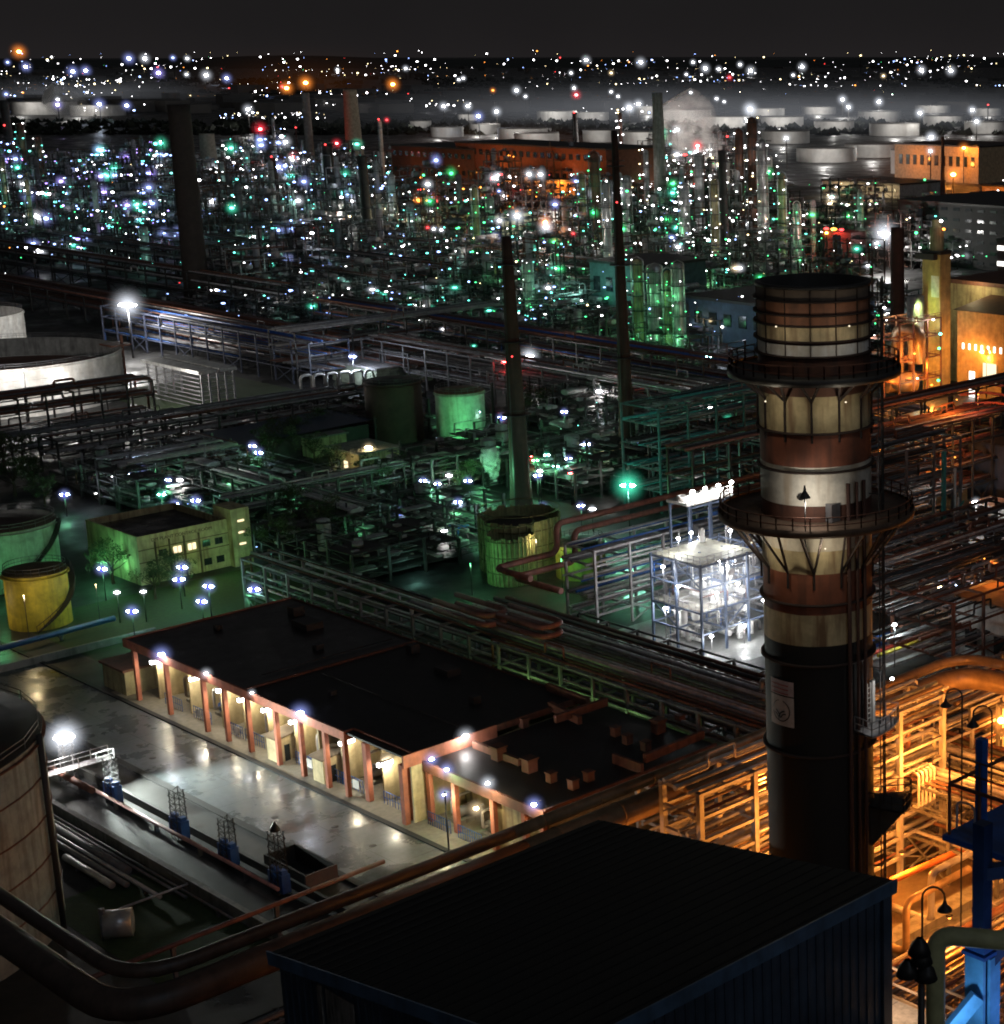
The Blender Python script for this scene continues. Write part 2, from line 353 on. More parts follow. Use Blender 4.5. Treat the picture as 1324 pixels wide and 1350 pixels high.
# ------------------------------------------------------------------ kit: process units (prototypes copied over the plant)
def unit_proto(seed, w, d, h, style=0):
    r = random.Random(seed); fr, dk, rl, pp, p2, vs, sm = MB(), MB(), MB(), MB(), MB(), MB(), MB()
    nx, ny = max(2, round(w/6)), max(2, round(d/7)); lv = [4.5+i*4.6 for i in range(int(h/4.6))]
    hh = {}
    for i in range(nx+1):
        for j in range(ny+1):
            k = r.randint(max(1, len(lv)-3), len(lv)); hh[i, j] = k
            x, y = -w/2+w*i/nx, -d/2+d*j/ny
            fr.beam((x,y,0),(x,y,lv[k-1]+.3), .4)
    for i in range(nx+1):
        for j in range(ny+1):
            x, y = -w/2+w*i/nx, -d/2+d*j/ny
            for a, b in ((1,0),(0,1)):
                if (i+a, j+b) in hh:
                    x2, y2 = -w/2+w*(i+a)/nx, -d/2+d*(j+b)/ny
                    for L in range(min(hh[i,j], hh[i+a,j+b])):
                        fr.beam((x,y,lv[L]),(x2,y2,lv[L]), .3)
                        if r.random() < .16: fr.beam((x,y,lv[L]-4.4),(x2,y2,lv[L]), .2)
            if (i+1, j+1) in hh:
                x2, y2 = -w/2+w*(i+1)/nx, -d/2+d*(j+1)/ny
                for L in range(min(hh[i,j], hh[i+1,j+1])):
                    if r.random() < .45:
                        z = lv[L]+.16; dk.box(x, y, z, x2, y2, z+.08)
                        rl.rail([(x,y,z+.08),(x2,y,z+.08)], 1.1, 2.4, .09)
                        rl.rail([(x,y,z+.08),(x,y2,z+.08)], 1.1, 2.4, .09)
                        q = r.random(); mx_, my_ = (x+x2)/2, (y+y2)/2
                        if q < .25: vs.tube([(mx_,y+.8,z+1.6),(mx_,y2-.8,z+1.6)], r.uniform(.8,1.3), 12)
                        elif q < .5: vs.tube([(x+.8,my_,z+1.5),(x2-.8,my_,z+1.5)], r.uniform(.6,1.1), 12)
                        elif q < .7: vs.tube([(mx_,my_,z),(mx_,my_,z+r.uniform(2.5,4))], r.uniform(.5,1), 10)
                        for _ in range(2): sm.box(*(lambda a_, b_, s_: (a_-s_, b_-s_, z+.08, a_+s_, b_+s_, z+.08+s_*2.4))(r.uniform(x+1,x2-1), r.uniform(y+1,y2-1), r.uniform(.25,.6)))
    for _ in range(int(w*d*h/260)):
        L = r.choice(lv); z = L+r.uniform(-1.6,.9); rr = r.choice((.12,.16,.22,.32)); y = r.uniform(-d/2,d/2); x = r.uniform(-w/2,w/2)
        T = pp if r.random() < .6 else p2
        if r.random() < .5:
            x2 = r.uniform(-w/2,w/2); path = [(x,y,z),(x2,y,z),(x2,y,max(.5, z-r.uniform(2,9)))]
            if r.random() < .5: path.append((x2, y+r.uniform(-5,5), path[-1][2]))
        else:
            y2 = r.uniform(-d/2,d/2); path = [(x,y,z),(x,y2,z),(x,y2,max(.5, z-r.uniform(2,9)))]
        T.tube(path, rr, 6)
    for _ in range(1 if style else 0):
        x, y = r.uniform(-w/2+3,w/2-3), r.uniform(-d/2+3,d/2-3); rr = r.uniform(.9,1.8); top = h*r.uniform(.6,1.15)
        vs.lathe(x, y, [(rr*1.05,0),(rr*1.05,1),(rr,1.2),(rr,top),(rr*.7,top+rr*.5),(.01,top+rr*.7)], 14)
        z = 5
        while z < top:
            a = r.uniform(0,6); dk.lathe(x, y, [(rr+.02,z),(rr+1.1,z),(rr+1.1,z+.12),(rr+.02,z+.12)], 10, a, a+3.6)
            rl.lathe(x, y, [(rr+1.1,z+1.0),(rr+1.14,z+1.1),(rr+1.08,z+1.1)], 10, a, a+3.6); z += r.uniform(4,7)
    lamps = []
    for _ in range(r.randint(4,7)):
        L = lv[r.randint(0,max(0,len(lv)-2))]+2.1; st_ = r.uniform(3.4,6.5); a_ = r.uniform(0,.5); b_ = r.uniform(.5,1)
        fr_ = r.random() < .5; ext = w if fr_ else d; q_ = -ext/2+a_*ext*.7
        while q_ < -ext/2+b_*ext:
            if r.random() < .85: lamps.append((q_+r.uniform(-.4,.4), -d/2-.5, L+r.uniform(-.3,.3)) if fr_ else (-w/2-.5, q_+r.uniform(-.4,.4), L+r.uniform(-.3,.3)))
            q_ += st_
    for _ in range(int(w*d/90)+2):
        i, j = r.randint(0,nx), r.randint(0,ny); L = r.randint(0, hh[i,j]-1); x, y = -w/2+w*i/nx, -d/2+d*j/ny
        if r.random() < .75: (x, y) = (-w/2-.5, y) if r.random() < .5 else (x, -d/2-.5)
        lamps.append((x+r.uniform(-2,2), y-.3, lv[L]+r.uniform(1.6,3)))
    return dict(parts=[('steel_frame',fr.mesh('steel_frame')),('deck',dk.mesh('deck')),('railing',rl.mesh('railing')),('pipework',pp.mesh('pipework')),('pipework',p2.mesh('pipework')),('vessel',vs.mesh('vessel')),('equipment',sm.mesh('equipment'))], lamps=lamps, size=(w,d,h))
UM = [(dark,dark,grey,lgrey,rust,lgrey,grey),(dark,dark,dark,grey,dark,lgrey,lgrey),(M('dark_rust_frame',(.06,.035,.03),.7),dark,dark,grey,rust,grey,grey),(grey,dark,lgrey,silver,rust,silver,lgrey)]
def lampmesh(): 
    ms = {}
    for k in LC:
        me = MB().lathe_el(0,0,0,1.,.8,.55,6).mesh('lamp'); me.materials.append(EM[k]); ms[k] = me
    return ms
LM = lampmesh()
def add_lamp(parent, loc, k, s, rz=0):
    o = bpy.data.objects.new('lamp', LM[k]); C.objects.link(o); o.parent = parent; o.location = loc; o.scale = (s,s,s); o.rotation_euler = (0,0,az-pi/2+rz); return o
PROTO = [unit_proto(11,30,22,20),unit_proto(12,22,18,28,1),unit_proto(13,40,20,15),unit_proto(14,26,26,24,1),unit_proto(15,18,14,34,1),unit_proto(16,36,26,18)]
PMESH = {}
def place_unit(i, px, py, label, group, cols, P=2500, lk='c', seed=0, zs=1., nl=1., ls=1., rot=0, mset=None):
    r = random.Random(seed*77+i); p = PROTO[i]; x, y, _ = at(px, py); D = math.hypot(x, y)
    t = thing('process_unit', (x,y,0), label, 'process unit', group, absolute=False); t.rotation_euler = (0,0,rot*pi/2); t.scale = (1,1,zs)
    ms = UM[mset if mset is not None else r.randint(0,2)]
    for (nm, me), m in zip(p['parts'], ms):
        key = (me.name, m.name)
        if key not in PMESH:
            c = me.copy(); c.materials.append(m); PMESH[key] = c
        o = bpy.data.objects.new(nm, PMESH[key]); C.objects.link(o); o.parent = t
    s0 = D/1797*1.12*ls; uf = r.choice((.25,.5,.8,1.1,1.4))
    for q in p['lamps']:
        if r.random() > nl*uf: continue
        kk_ = r.choice(cols); sz_ = r.choice((.4,.5,.7,.9,1.2,1.7)); add_lamp(t, q, kk_, s0*sz_, r.uniform(-.3,.3))
        if sz_ > 1.5 and D > 450 and r.random() < .8: glow_ball(t, q[0], q[1], q[2], s0*sz_*4.2, kk_, .8)
    w_, d_, h_ = p['size']
    if P:
        for s in range(2):
            o = plight(0,0,0, P*r.uniform(.6,1.4), lk if s == 0 else r.choice(cols), .5, t); o.location = (-w_/2-2 if s else r.uniform(-w_/3,w_/3), r.uniform(-d_/3,d_/3) if s else -d_/2-2, h_*r.uniform(.3,.7))
    return t
# columns (distillation towers)
def col_proto(seed, h, rr):
    r = random.Random(seed); sh, pl, rl, ld, pi_ = MB(), MB(), MB(), MB(), MB()
    sh.lathe(0,0,[(rr*1.25,0),(rr*1.2,1.5),(rr,3),(rr,h*.55),(rr*.85,h*.58),(rr*.85,h),(rr*.6,h+rr*.5),(.01,h+rr*.75)], 18)
    lam = []; z = 5
    while z < h:
        a = r.uniform(2.6,4.4); pl.lathe(0,0,[(rr,z),(rr+1.4,z),(rr+1.4,z+.14),(rr,z+.14)], 14, a-1.5, a+1.5)
        for hh in (.55,1.1): rl.lathe(0,0,[(rr+1.36,z+hh),(rr+1.42,z+hh+.05),(rr+1.36,z+hh+.1)], 14, a-1.5, a+1.5)
        for q in range(9):
            t = a-1.5+3*q/8; rl.beam(((rr+1.38)*cos(t),(rr+1.38)*sin(t),z),((rr+1.38)*cos(t),(rr+1.38)*sin(t),z+1.15),.07)
        lam.append(((rr+1.6)*cos(a+.5),(rr+1.6)*sin(a+.5),z+2)); 
        if r.random() < .6: lam.append(((rr+1.6)*cos(a-.9),(rr+1.6)*sin(a-.9),z+1.6))
        z += r.uniform(4.2,6.5)
    a = 3.9
    for s in (-.25,.25): ld.beam(((rr+.5)*cos(a)+s*sin(a),(rr+.5)*sin(a)-s*cos(a),0),((rr+.5)*cos(a)+s*sin(a),(rr+.5)*sin(a)-s*cos(a),h),.08)
    for k in range(int(h/.6)): ld.beam(((rr+.5)*cos(a)+.25*sin(a),(rr+.5)*sin(a)-.25*cos(a),k*.6),((rr+.5)*cos(a)-.25*sin(a),(rr+.5)*sin(a)+.25*cos(a),k*.6),.05)
    for a in (2.9,4.9): pi_.tube(bend([((rr+.4)*cos(a),(rr+.4)*sin(a),0),((rr+.4)*cos(a),(rr+.4)*sin(a),h+1),(0,0,h+1.8)], .8), .22, 8)
    return dict(parts=[('shell',sh.mesh('shell')),('platform',pl.mesh('platform')),('railing',rl.mesh('railing')),('ladder',ld.mesh('ladder')),('overhead_pipe',pi_.mesh('overhead_pipe'))], lamps=lam, h=h)
CP = [col_proto(21,34,1.5),col_proto(22,42,2.0),col_proto(23,26,1.2),col_proto(24,50,2.4)]
CM = [(creamd,dark,grey,grey,silver),(silver,grey,grey,grey,silver),(lgrey,dark,grey,grey,rust),(rust,dark,dark,dark,grey)]
def place_col(i, px, py, top, label, cols, mset=0, group=None, P=1200, lk='g', ls=1., seed=0):
    x, y, _ = at(px, py); D = math.hypot(x, y); p = CP[i]; zs = max(.3, zat(x,y,top)/p['h']); r = random.Random(seed+px)
    t = thing('distillation_column', (x,y,0), label, 'distillation column', group, absolute=False); t.scale = (1,1,zs)
    for (nm, me), m in zip(p['parts'], CM[mset]):
        key = (me.name, m.name)
        if key not in PMESH:
            c = me.copy(); c.materials.append(m); PMESH[key] = c
        o = bpy.data.objects.new(nm, PMESH[key]); C.objects.link(o); o.parent = t
    for q in p['lamps']:
        o = add_lamp(t, q, r.choice(cols), D/1797*.75*ls*r.choice((.7,1,1.2)))
    if P:
        for z in (.3,.75):
            plight(-4.5,-4.5,p['h']*z, P, lk, .4, t)
    return t
# stacks
def stack(px, py, top, wt, wb, m, label, name='stack', beacon=None, P=0, rings=True, hood=False):
    x, y, _ = at(px, py); D = math.hypot(x, y); h = zat(x, y, top); k = D/2370/2*1.02
    r0, r1 = wb*k, wt*k
    t = thing(name, (x,y,0), label, 'chimney')
    MB().lathe(x,y,[(r0*1.15,0),(r0,h*.12),(r0*.55+r1*.45,h*.5),(r1,h*.95),(r1,h),(r1*.8,h),(r1*.8,h-3),(0.01,h-3)], 24).build('shell', m, t)
    if rings:
        g = MB()
        for q in (.35,.62,.9):
            rr = r0+(r1-r0)*min(1,q*1.1); g.lathe(x,y,[(rr,h*q),(rr+1.1,h*q),(rr+1.1,h*q+.15),(rr,h*q+.15)],20)
            g.lathe(x,y,[(rr+1.05,h*q+1),(rr+1.1,h*q+1.1),(rr+1.0,h*q+1.1)],20)
        g.build('platform', dark, t)
        l = MB(); l.beam((x-r0-.3,y-r0*.5,0),(x-r1-.3,y-r1*.5,h),.3,.1); l.build('ladder', dark, t)
    if beacon:
        MB().lathe_el(x-r1, y-r1, h*beacon[1], .3*D/600, .3*D/600, .25*D/600).build('beacon', EM[beacon[0]], t)
    return t
# storage tanks
def tank(x, y, R_, h, m, label, rm=None, open_top=False, stair=True, name='storage_tank', cone=.08, rimcol=None, n=48, group=None, bands=0, pod=False):
    t = thing(name, (x,y,0), label, 'tank', group)
    MB().lathe(x,y,[(R_,0),(R_,h*.5),(R_,h)], n).build('shell', m, t)
    if open_top:
        MB().lathe(x,y,[(.01,h*.62),(R_*.97,h*.6)], n).build('floating_roof', rm or dark, t)
        MB().lathe(x,y,[(R_-.06,h),(R_-.06,h*.6)], n).build('inner_wall', conc, t)
    else:
        MB().lathe(x,y,[(R_+.1,h-.02),(R_+.1,h+.1),(R_*.5,h+.1+R_*cone*.5),(.01,h+.1+R_*cone)], n).build('roof', rm or m, t)
    g = MB()
    for q in range(bands):
        z = h*(q+1)/(bands+1); g.lathe(x,y,[(R_,z),(R_+.12,z),(R_+.12,z+.12),(R_,z+.12)], n)
    g.lathe(x,y,[(R_,h-.5),(R_+.35,h-.5),(R_+.35,h-.4),(R_,h-.4)], n); g.build('wind_girder', rimcol or m, t)
    if stair:
        s = MB(); a0 = az+pi+.35
        for k in range(24):
            a = a0+k*h*1.2/24/R_; a2 = a0+(k+1)*h*1.2/24/R_; z = h*k/24; z2 = h*(k+1)/24
            s.beam(((R_+.5)*cos(a)+x,(R_+.5)*sin(a)+y,z),((R_+.5)*cos(a2)+x,(R_+.5)*sin(a2)+y,z2),.8,.15)
            s.beam(((R_+.9)*cos(a)+x,(R_+.9)*sin(a)+y,z+1),((R_+.9)*cos(a2)+x,(R_+.9)*sin(a2)+y,z2+1),.08)
            if k % 2 == 0: s.beam(((R_+.9)*cos(a)+x,(R_+.9)*sin(a)+y,z),((R_+.9)*cos(a)+x,(R_+.9)*sin(a)+y,z+1),.06)
        s.build('stair', dark, t)
    s = MB()
    pts = [((R_-.1)*cos(a*2*pi/24)+x,(R_-.1)*sin(a*2*pi/24)+y,h+.1) for a in range(25)]
    s.rail(pts, 1., 2.5, .06); s.build('railing', grey, t)
    return t

ORD = ['first','second','third','fourth','fifth','sixth','seventh','eighth','ninth','tenth']

# ================================================================== FOREGROUND
# big dark shed with single-slope roof
X0, X1, Y0, Y1 = 49.4, 73.8, 65.6, 92.4; ZL, ZH = 28., 32.
t = thing('warehouse', (X0,Y0,0), 'big black windowless shed with ribbed blue-grey walls in the foreground', 'building')
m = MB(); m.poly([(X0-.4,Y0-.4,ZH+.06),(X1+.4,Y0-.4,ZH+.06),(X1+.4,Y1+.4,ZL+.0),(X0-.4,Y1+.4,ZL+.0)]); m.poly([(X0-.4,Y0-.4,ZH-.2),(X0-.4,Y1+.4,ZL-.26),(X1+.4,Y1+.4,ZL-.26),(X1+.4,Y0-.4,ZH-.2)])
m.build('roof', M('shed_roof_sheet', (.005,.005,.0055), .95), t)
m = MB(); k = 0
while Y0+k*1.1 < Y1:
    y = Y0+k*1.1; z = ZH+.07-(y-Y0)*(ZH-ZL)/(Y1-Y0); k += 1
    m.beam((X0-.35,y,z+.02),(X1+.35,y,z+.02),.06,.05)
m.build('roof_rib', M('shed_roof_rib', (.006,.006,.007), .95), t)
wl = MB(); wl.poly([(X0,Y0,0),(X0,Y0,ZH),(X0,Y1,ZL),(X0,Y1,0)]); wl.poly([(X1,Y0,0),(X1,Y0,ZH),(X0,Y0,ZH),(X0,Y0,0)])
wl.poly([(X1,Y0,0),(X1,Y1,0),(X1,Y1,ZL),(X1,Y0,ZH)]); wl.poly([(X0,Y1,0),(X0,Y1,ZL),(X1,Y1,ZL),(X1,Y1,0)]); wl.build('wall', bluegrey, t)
rb = MB(); x = X0+.3
while x < X1: rb.box(x, Y0-.09, 0, x+.22, Y0-.002, ZH-.5); x += .72
y = Y0+.3
while y < Y1:
    rb.box(X0-.09, y, 0, X0-.002, y+.22, ZL+(Y1-y)*(ZH-ZL)/(Y1-Y0)-.55); y += .72
rb.build('wall_rib', M('wall_rib_paint', (.035,.055,.085), .5), t)
tr = MB(); tr.box(X0-.5,Y0-.52,ZH-.75,X1+.5,Y0-.42,ZH+.14); tr.beam((X0-.47,Y0-.42,ZH-.25),(X0-.47,Y1+.4,ZL-.27),.1,.85)
tr.build('eaves_trim', M('blue_eaves_trim', (.07,.13,.22), .5, streak=(.04,.06,.09), sa=.5), t)
MB().box(X1-.5,Y0-.3,0,X1+.25,Y0-.1,ZH-.75).build('corner_trim', bluegrey, t)
MB().box(X0-.16,87.2,0,X0-.1,84.3,27.6).box(X0-.22,88.0,0,X0-.1,87.6,27.6).build('louvre_panel', M('pale_louvre', (.2,.19,.18), .6, streak=(.03,.03,.03), sa=1, scale=2), t)

# chimney with two ring platforms
cxx, cyy = 93.8, 90.0; CR = 4.1
T = thing('banded_chimney', (cxx,cyy,0), 'wide red, white and black banded chimney with two ring platforms at right', 'chimney')
fa = az+pi   # direction facing the camera
fx, fy = cxx+CR*cos(fa), cyy+CR*sin(fa)
def zc(py): return zat(fx, fy, py)
mred = M('chimney_red', (.23,.075,.04), .75, streak=(.07,.035,.025), sa=.65, scale=.5)
mcrm = M('chimney_cream', (.5,.41,.24), .75, streak=(.16,.08,.04), sa=.85, scale=.55)
mwht = M('chimney_white', (.66,.6,.5), .7, streak=(.35,.24,.14), sa=.55, scale=.5)
mblk = M('chimney_black', (.008,.0075,.0075), .75)
mdrk = M('chimney_dark_red', (.1,.04,.025), .75, streak=(.03,.02,.02), sa=.6)
bands = [(383,400,M('chimney_sooty', (.16,.12,.09), .8)),(400,432,M('chimney_red_lightened', (.3,.13,.075), .75, streak=(.1,.05,.035), sa=.6)),(432,452,M('chimney_cream_lightened', (.75,.6,.36), .75, streak=(.25,.14,.08), sa=.7)),(452,456,mdrk),(456,473,M('chimney_white_lightened', (.95,.88,.75), .7, streak=(.5,.38,.26), sa=.4)),(473,524,mdrk),(524,572,mcrm),(572,617,mred),(617,640,mwht),(640,668,mwht),(668,700,mdrk),(700,728,mwht),(728,758,mcrm),(758,812,mred),(812,853,mcrm),(853,1700,mblk)]  # upper red, cream and white lightened in place of light on the crown
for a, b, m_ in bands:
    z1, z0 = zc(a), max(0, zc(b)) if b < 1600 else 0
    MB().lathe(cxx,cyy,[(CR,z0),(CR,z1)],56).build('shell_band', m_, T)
ztop = zc(383)
MB().lathe(cxx,cyy,[(CR,ztop),(CR+.12,ztop),(CR+.12,ztop+.25),(CR-.25,ztop+.25),(CR-.3,ztop-6),(.01,ztop-9)],56).build('rim', dark, T)
mring = M('ring_rust', (.035,.02,.016), .8)
for py in (400,418,432,453,473,574,625,800,880,1000):
    z = zc(py); MB().lathe(cxx,cyy,[(CR,z),(CR+.28,z),(CR+.28,z+.14),(CR,z+.14)],56).build('stiffener_ring', mring, T)
g = MB()
for k in range(14):
    a = fa+(k-7)*.45; g.beam((cxx+(CR+.06)*cos(a),cyy+(CR+.06)*sin(a),zc(475)),(cxx+(CR+.06)*cos(a),cyy+(CR+.06)*sin(a),zc(383)),.06)
g.build('stiffener_bar', M('bar_rust', (.04,.025,.02), .8), T)
zcr = lambda py, r_: zat(cxx+r_*cos(fa), cyy+r_*sin(fa), py)
for pz, PR, lowpy, nstr, mm, sgn in ((zcr(507,6.3),6.3,530,26,dark,1),(zcr(706,7.25),7.25,757,26,M('platform_plate', (.12,.075,.05), .8, streak=(.05,.03,.02)),1)):
    p = MB(); p.lathe(cxx,cyy,[(CR+.02,pz),(PR,pz),(PR,pz+.12),(CR+.02,pz+.12)],48); p.lathe(cxx,cyy,[(PR,pz-.25),(PR+.05,pz-.25),(PR+.05,pz+.3),(PR,pz+.3)],48); p.build('ring_platform', mm, T)
    r_ = MB(); pts = [(cxx+(PR-.1)*cos(k*2*pi/36),cyy+(PR-.1)*sin(k*2*pi/36),pz+.12) for k in range(37)]; r_.rail(pts,1.1,1.2,.07); r_.build('railing', rust, T)
    s_ = MB(); zl = zc(lowpy)
    for k in range(nstr):
        a = 2*pi*k/nstr+.1; b = a+.12*(1 if k % 2 else -1)
        s_.beam((cxx+(PR-.4)*cos(a),cyy+(PR-.4)*sin(a),pz-.05),(cxx+(CR+.1)*cos(b),cyy+(CR+.1)*sin(b),zl),.15)
        s_.beam((cxx+(CR+.1)*cos(b),cyy+(CR+.1)*sin(b),zl),(cxx+(CR+.1)*cos(b),cyy+(CR+.1)*sin(b),zl-(1.2 if lowpy > 600 else 3.0)),.12)
    s_.build('strut', M('strut_rust', (.03,.02,.018), .8), T)
# ladder shaft on the chimney's right side
la = fa+1.42
def onc(r, a, z): return (cxx+r*cos(a), cyy+r*sin(a), z)
ld = MB(); zt = zc(392)
for da in (-.2,-.06,.06,.2):
    ld.beam(onc(CR+.9,la+da,0), onc(CR+.9,la+da,zt+1.), .07)
for k in range(int(zt/.9)):
    z = k*.9; ld.beam(onc(CR+.9,la-.045,z), onc(CR+.9,la+.045,z), .05)
    if k % 3 == 0: ld.beam(onc(CR+.9,la-.2,z), onc(CR+.9,la+.2,z), .06); ld.beam(onc(CR,la-.13,z), onc(CR+.9,la-.13,z), .06)
ld.build('caged_ladder', dark, T)
ld = MB()
for q, rr in ((.62,.16),(.8,.12),(.98,.14)): ld.tube([onc(CR+.25,fa+q,0),onc(CR+.25,fa+q,zc(640))], rr, 8)
ld.build('conduit', M('conduit_rust', (.06,.025,.018), .8), T)
# little lit landing
def landing(a0, a1, z, R1, m_, lit=False):
    p = MB(); p.lathe(cxx,cyy,[(CR+.02,z),(R1,z),(R1,z+.15),(CR+.02,z+.15)],10,a0,a1); p.build('landing', m_, T)
    q = MB(); pts = [onc(R1-.06,a0+(a1-a0)*k/6,z+.15) for k in range(7)]; q.rail([onc(CR,a0,z+.15)]+pts+[onc(CR,a1,z+.15)],1.1,.9,.06); q.build('landing_rail', m_, T)
zl = zc(972); landing(fa+.75, fa+1.55, zl, CR+2., lgrey)
q = MB()
for s in (1.0,1.1): q.beam(onc(CR+.35,fa+s,zl), onc(CR+.35,fa+s,zl+3.6), .08)
for k in range(9): q.beam(onc(CR+.35,fa+1.0,zl+.4*k), onc(CR+.35,fa+1.1,zl+.4*k), .06)
q.beam(onc(CR+.3,fa+1.2,zl), onc(CR+.3,fa+1.2,zl+3.6), .3)
q.build('ladder', white, T)
MB().lathe_el(*onc(CR+1.7,fa+1.3,zl+3.7),.16,.16,.12).build('lamp', EM['w'], T); plight(*onc(CR+2.1,fa+1.2,zl+3.0), 60, 'w', .1, T)
zl = zc(1082); landing(fa+1.15, fa+1.75, zl, CR+3., dark)
MB().poly([onc(CR,fa+1.2,zl),onc(CR+2.9,fa+1.3,zl),onc(CR,fa+1.3,zl-3.5)]).poly([onc(CR,fa+1.6,zl),onc(CR+2.9,fa+1.5,zl),onc(CR,fa+1.5,zl-3.5)]).build('bracket', dark, T)
# lamp and instruments by the upper white band
zl = zcr(706,7.25)
MB().box(*(onc(CR+.5,fa+.3,zl+.15)[0:2]+(zl+.15,)), *(tuple(c+.9 for c in onc(CR+.5,fa+.3,0)[0:2])+(zl+1.5,))).build('cabinet', grey, T)
MB().tube([onc(CR+2.6,fa-.06,zl-1),onc(CR+2.6,fa-.06,zl+3.1)],.05,6).build('lamp_pole', dark, T)
MB().lathe(*onc(CR+2.6,fa-.06,0)[:2],[(.06,zl+3.5),(.12,zl+3.1),(.42,zl+2.6)],12).build('lamp_shade', dark, T)
plight(*onc(CR+2.6,fa-.02,zl+2.2), 260, 'w', .12, T, col=(1,.95,.85))
MB().lathe_el(*onc(CR+.1,fa-.2,zc(655)),.28,.28,.28).build('gauge', dark, T)
for (a_, z_, P_) in ((-.75,zcr(706,7.25)-1.2,150),(.15,zcr(706,7.25)-1.2,150),(-.5,zcr(507,6.3)-1.3,90),(.4,zcr(507,6.3)-1.3,90),(-.35,zc(425),55),(.45,zc(425),55)):  # platform lamps inferred from lit bands; crown pair added to brighten the top
    MB().lathe_el(*onc(CR+2.4,fa+a_,z_),.07,.07,.06).build('lamp', E('dim_lamp',(1,.85,.6),1.5), T); plight(*onc(CR+2.5,fa+a_,z_-.3), P_, 'y', .15, T, col=(1,.88,.66))  # the pair at zc(425) is the added crown pair
# sign panels, bent round the shell
def ribbon(mb, pts, wd, rr=CR+.13):
    for (s0,z0),(s1,z1) in zip(pts, pts[1:]):
        L = math.hypot(s1-s0,z1-z0) or 1e-6; nx_, nz_ = -(z1-z0)/L*wd/2, (s1-s0)/L*wd/2
        q = [(s0-nx_,z0-nz_),(s1-nx_,z1-nz_),(s1+nx_,z1+nz_),(s0+nx_,z0+nz_)]
        mb.poly([onc(rr, s_/CR, z_) for s_, z_ in q])
sa0 = (fa-.98); sa1 = (fa-.41)
zs0, zs1, zs2 = zc(962), zc(923), zc(902)
sign = MB().lathe(cxx,cyy,[(CR+.09,zs0),(CR+.09,zs1)],10,sa0,sa1).build('logo_panel', M('sign_panel', (.5,.45,.42), .7), T)
MB().lathe(cxx,cyy,[(CR+.09,zs1+.1),(CR+.09,zs2)],10,sa0,sa1).build('text_panel', M('sign_text_panel', (.48,.38,.38), .7), T)
em = MB(); sc = CR*(sa0+sa1)/2; zc0 = (zs0+zs1)/2+.02; ER = .82
em_pts = lambda a0,a1,r,ox=0,oz=0,n=14: [(sc+ox+r*cos(radians(a0+(a1-a0)*k/n)), zc0+oz+r*sin(radians(a0+(a1-a0)*k/n))) for k in range(n+1)]
ribbon(em, em_pts(75,-170,ER), .09); ribbon(em, em_pts(100,172,ER), .05)
ribbon(em, em_pts(170,95,.62,.42,-.62), .12); ribbon(em, em_pts(170,80,.4,.42,-.62), .1)
ribbon(em, em_pts(10,62,.85,-.9,-.75), .12); ribbon(em, em_pts(0,75,.55,-.75,-.75), .08)
em.build('emblem', M('emblem_black', (.03,.03,.03), .7), sign and T)
tx = MB()
for k in range(3):
    z = zs1+.25+(zs2-zs1-.4)*k/2.6; ribbon(tx, [(CR*sa0+.2+i*.1, z) for i in range(int((CR*(sa1-sa0)-.5)/.1))], .1)
tx.build('text_line', M('sign_red', (.35,.1,.1), .7), T)

# big insulated ducts along the plant street
yb = 114.8
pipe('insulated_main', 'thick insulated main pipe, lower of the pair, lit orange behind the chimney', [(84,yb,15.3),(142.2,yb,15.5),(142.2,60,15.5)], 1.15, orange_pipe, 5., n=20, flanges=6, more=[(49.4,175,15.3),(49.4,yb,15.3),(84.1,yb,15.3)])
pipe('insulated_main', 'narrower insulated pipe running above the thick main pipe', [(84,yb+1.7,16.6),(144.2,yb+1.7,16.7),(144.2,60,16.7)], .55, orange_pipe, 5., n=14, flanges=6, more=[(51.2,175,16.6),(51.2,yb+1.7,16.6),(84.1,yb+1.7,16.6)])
lt = MB(); 
pipe('pipe', 'thin rusty pipe crossing the trench with a bent strut at its end', [(57,141.2,5),(87.5,142,5)], .22, redp, supports=[(66,141.4,5),(76,141.7,5)])
# orange-lit pipe racks under the mains
OP = (silver, lgrey, orange_pipe, white, redp)
rack('tall pipe rack glowing orange right of the chimney', 'x', 98, 131, 108.6, 113.4, [2.5,4.6,6.8,9,11.2,13.4,15.6,17.8], 6.6, OP, lgrey, 3, cw=.5)
rack('inner pipe rack packed with insulated lines right of the chimney', 'x', 104, 133, 116.5, 124, [2,3.8,5.6,7.4,9.2,11,12.8], 7, OP, lgrey, 33)
rack('pipe rack glowing orange left of the chimney under the main pipe', 'x', 66, 97, 105.5, 111, [4,7.5,10,12.6], 6, OP, lgrey, 4)
rack('corner pipe rack running toward the viewer in orange light', 'y', 64, 99, 134.5, 143, [3,6.5,10,13.5], 6, OP, lgrey, 5)
rack('tiered pipe rack below the bend of the thick main pipe', 'x', 144.5, 172, 104, 112, [3,6,9,12], 6, OP, lgrey, 61)
rack('pipe rack running toward the viewer right of the orange corner', 'y', 66, 102, 147, 154, [3,6.5,10], 6, OP, lgrey, 62)
rack('low orange-lit rack at the foot of the plinth right of the shed', 'x', 98, 134, 90, 95, [1.2,2.6], 6, OP, lgrey, 63)
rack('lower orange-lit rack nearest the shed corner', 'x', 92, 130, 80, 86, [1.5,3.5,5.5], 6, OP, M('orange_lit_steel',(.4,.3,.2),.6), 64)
rack('pipe rack in the gap under the bend of the thick main pipe', 'x', 146, 186, 117, 126, [2.5,5,7.5,10], 6, OP, lgrey, 65)
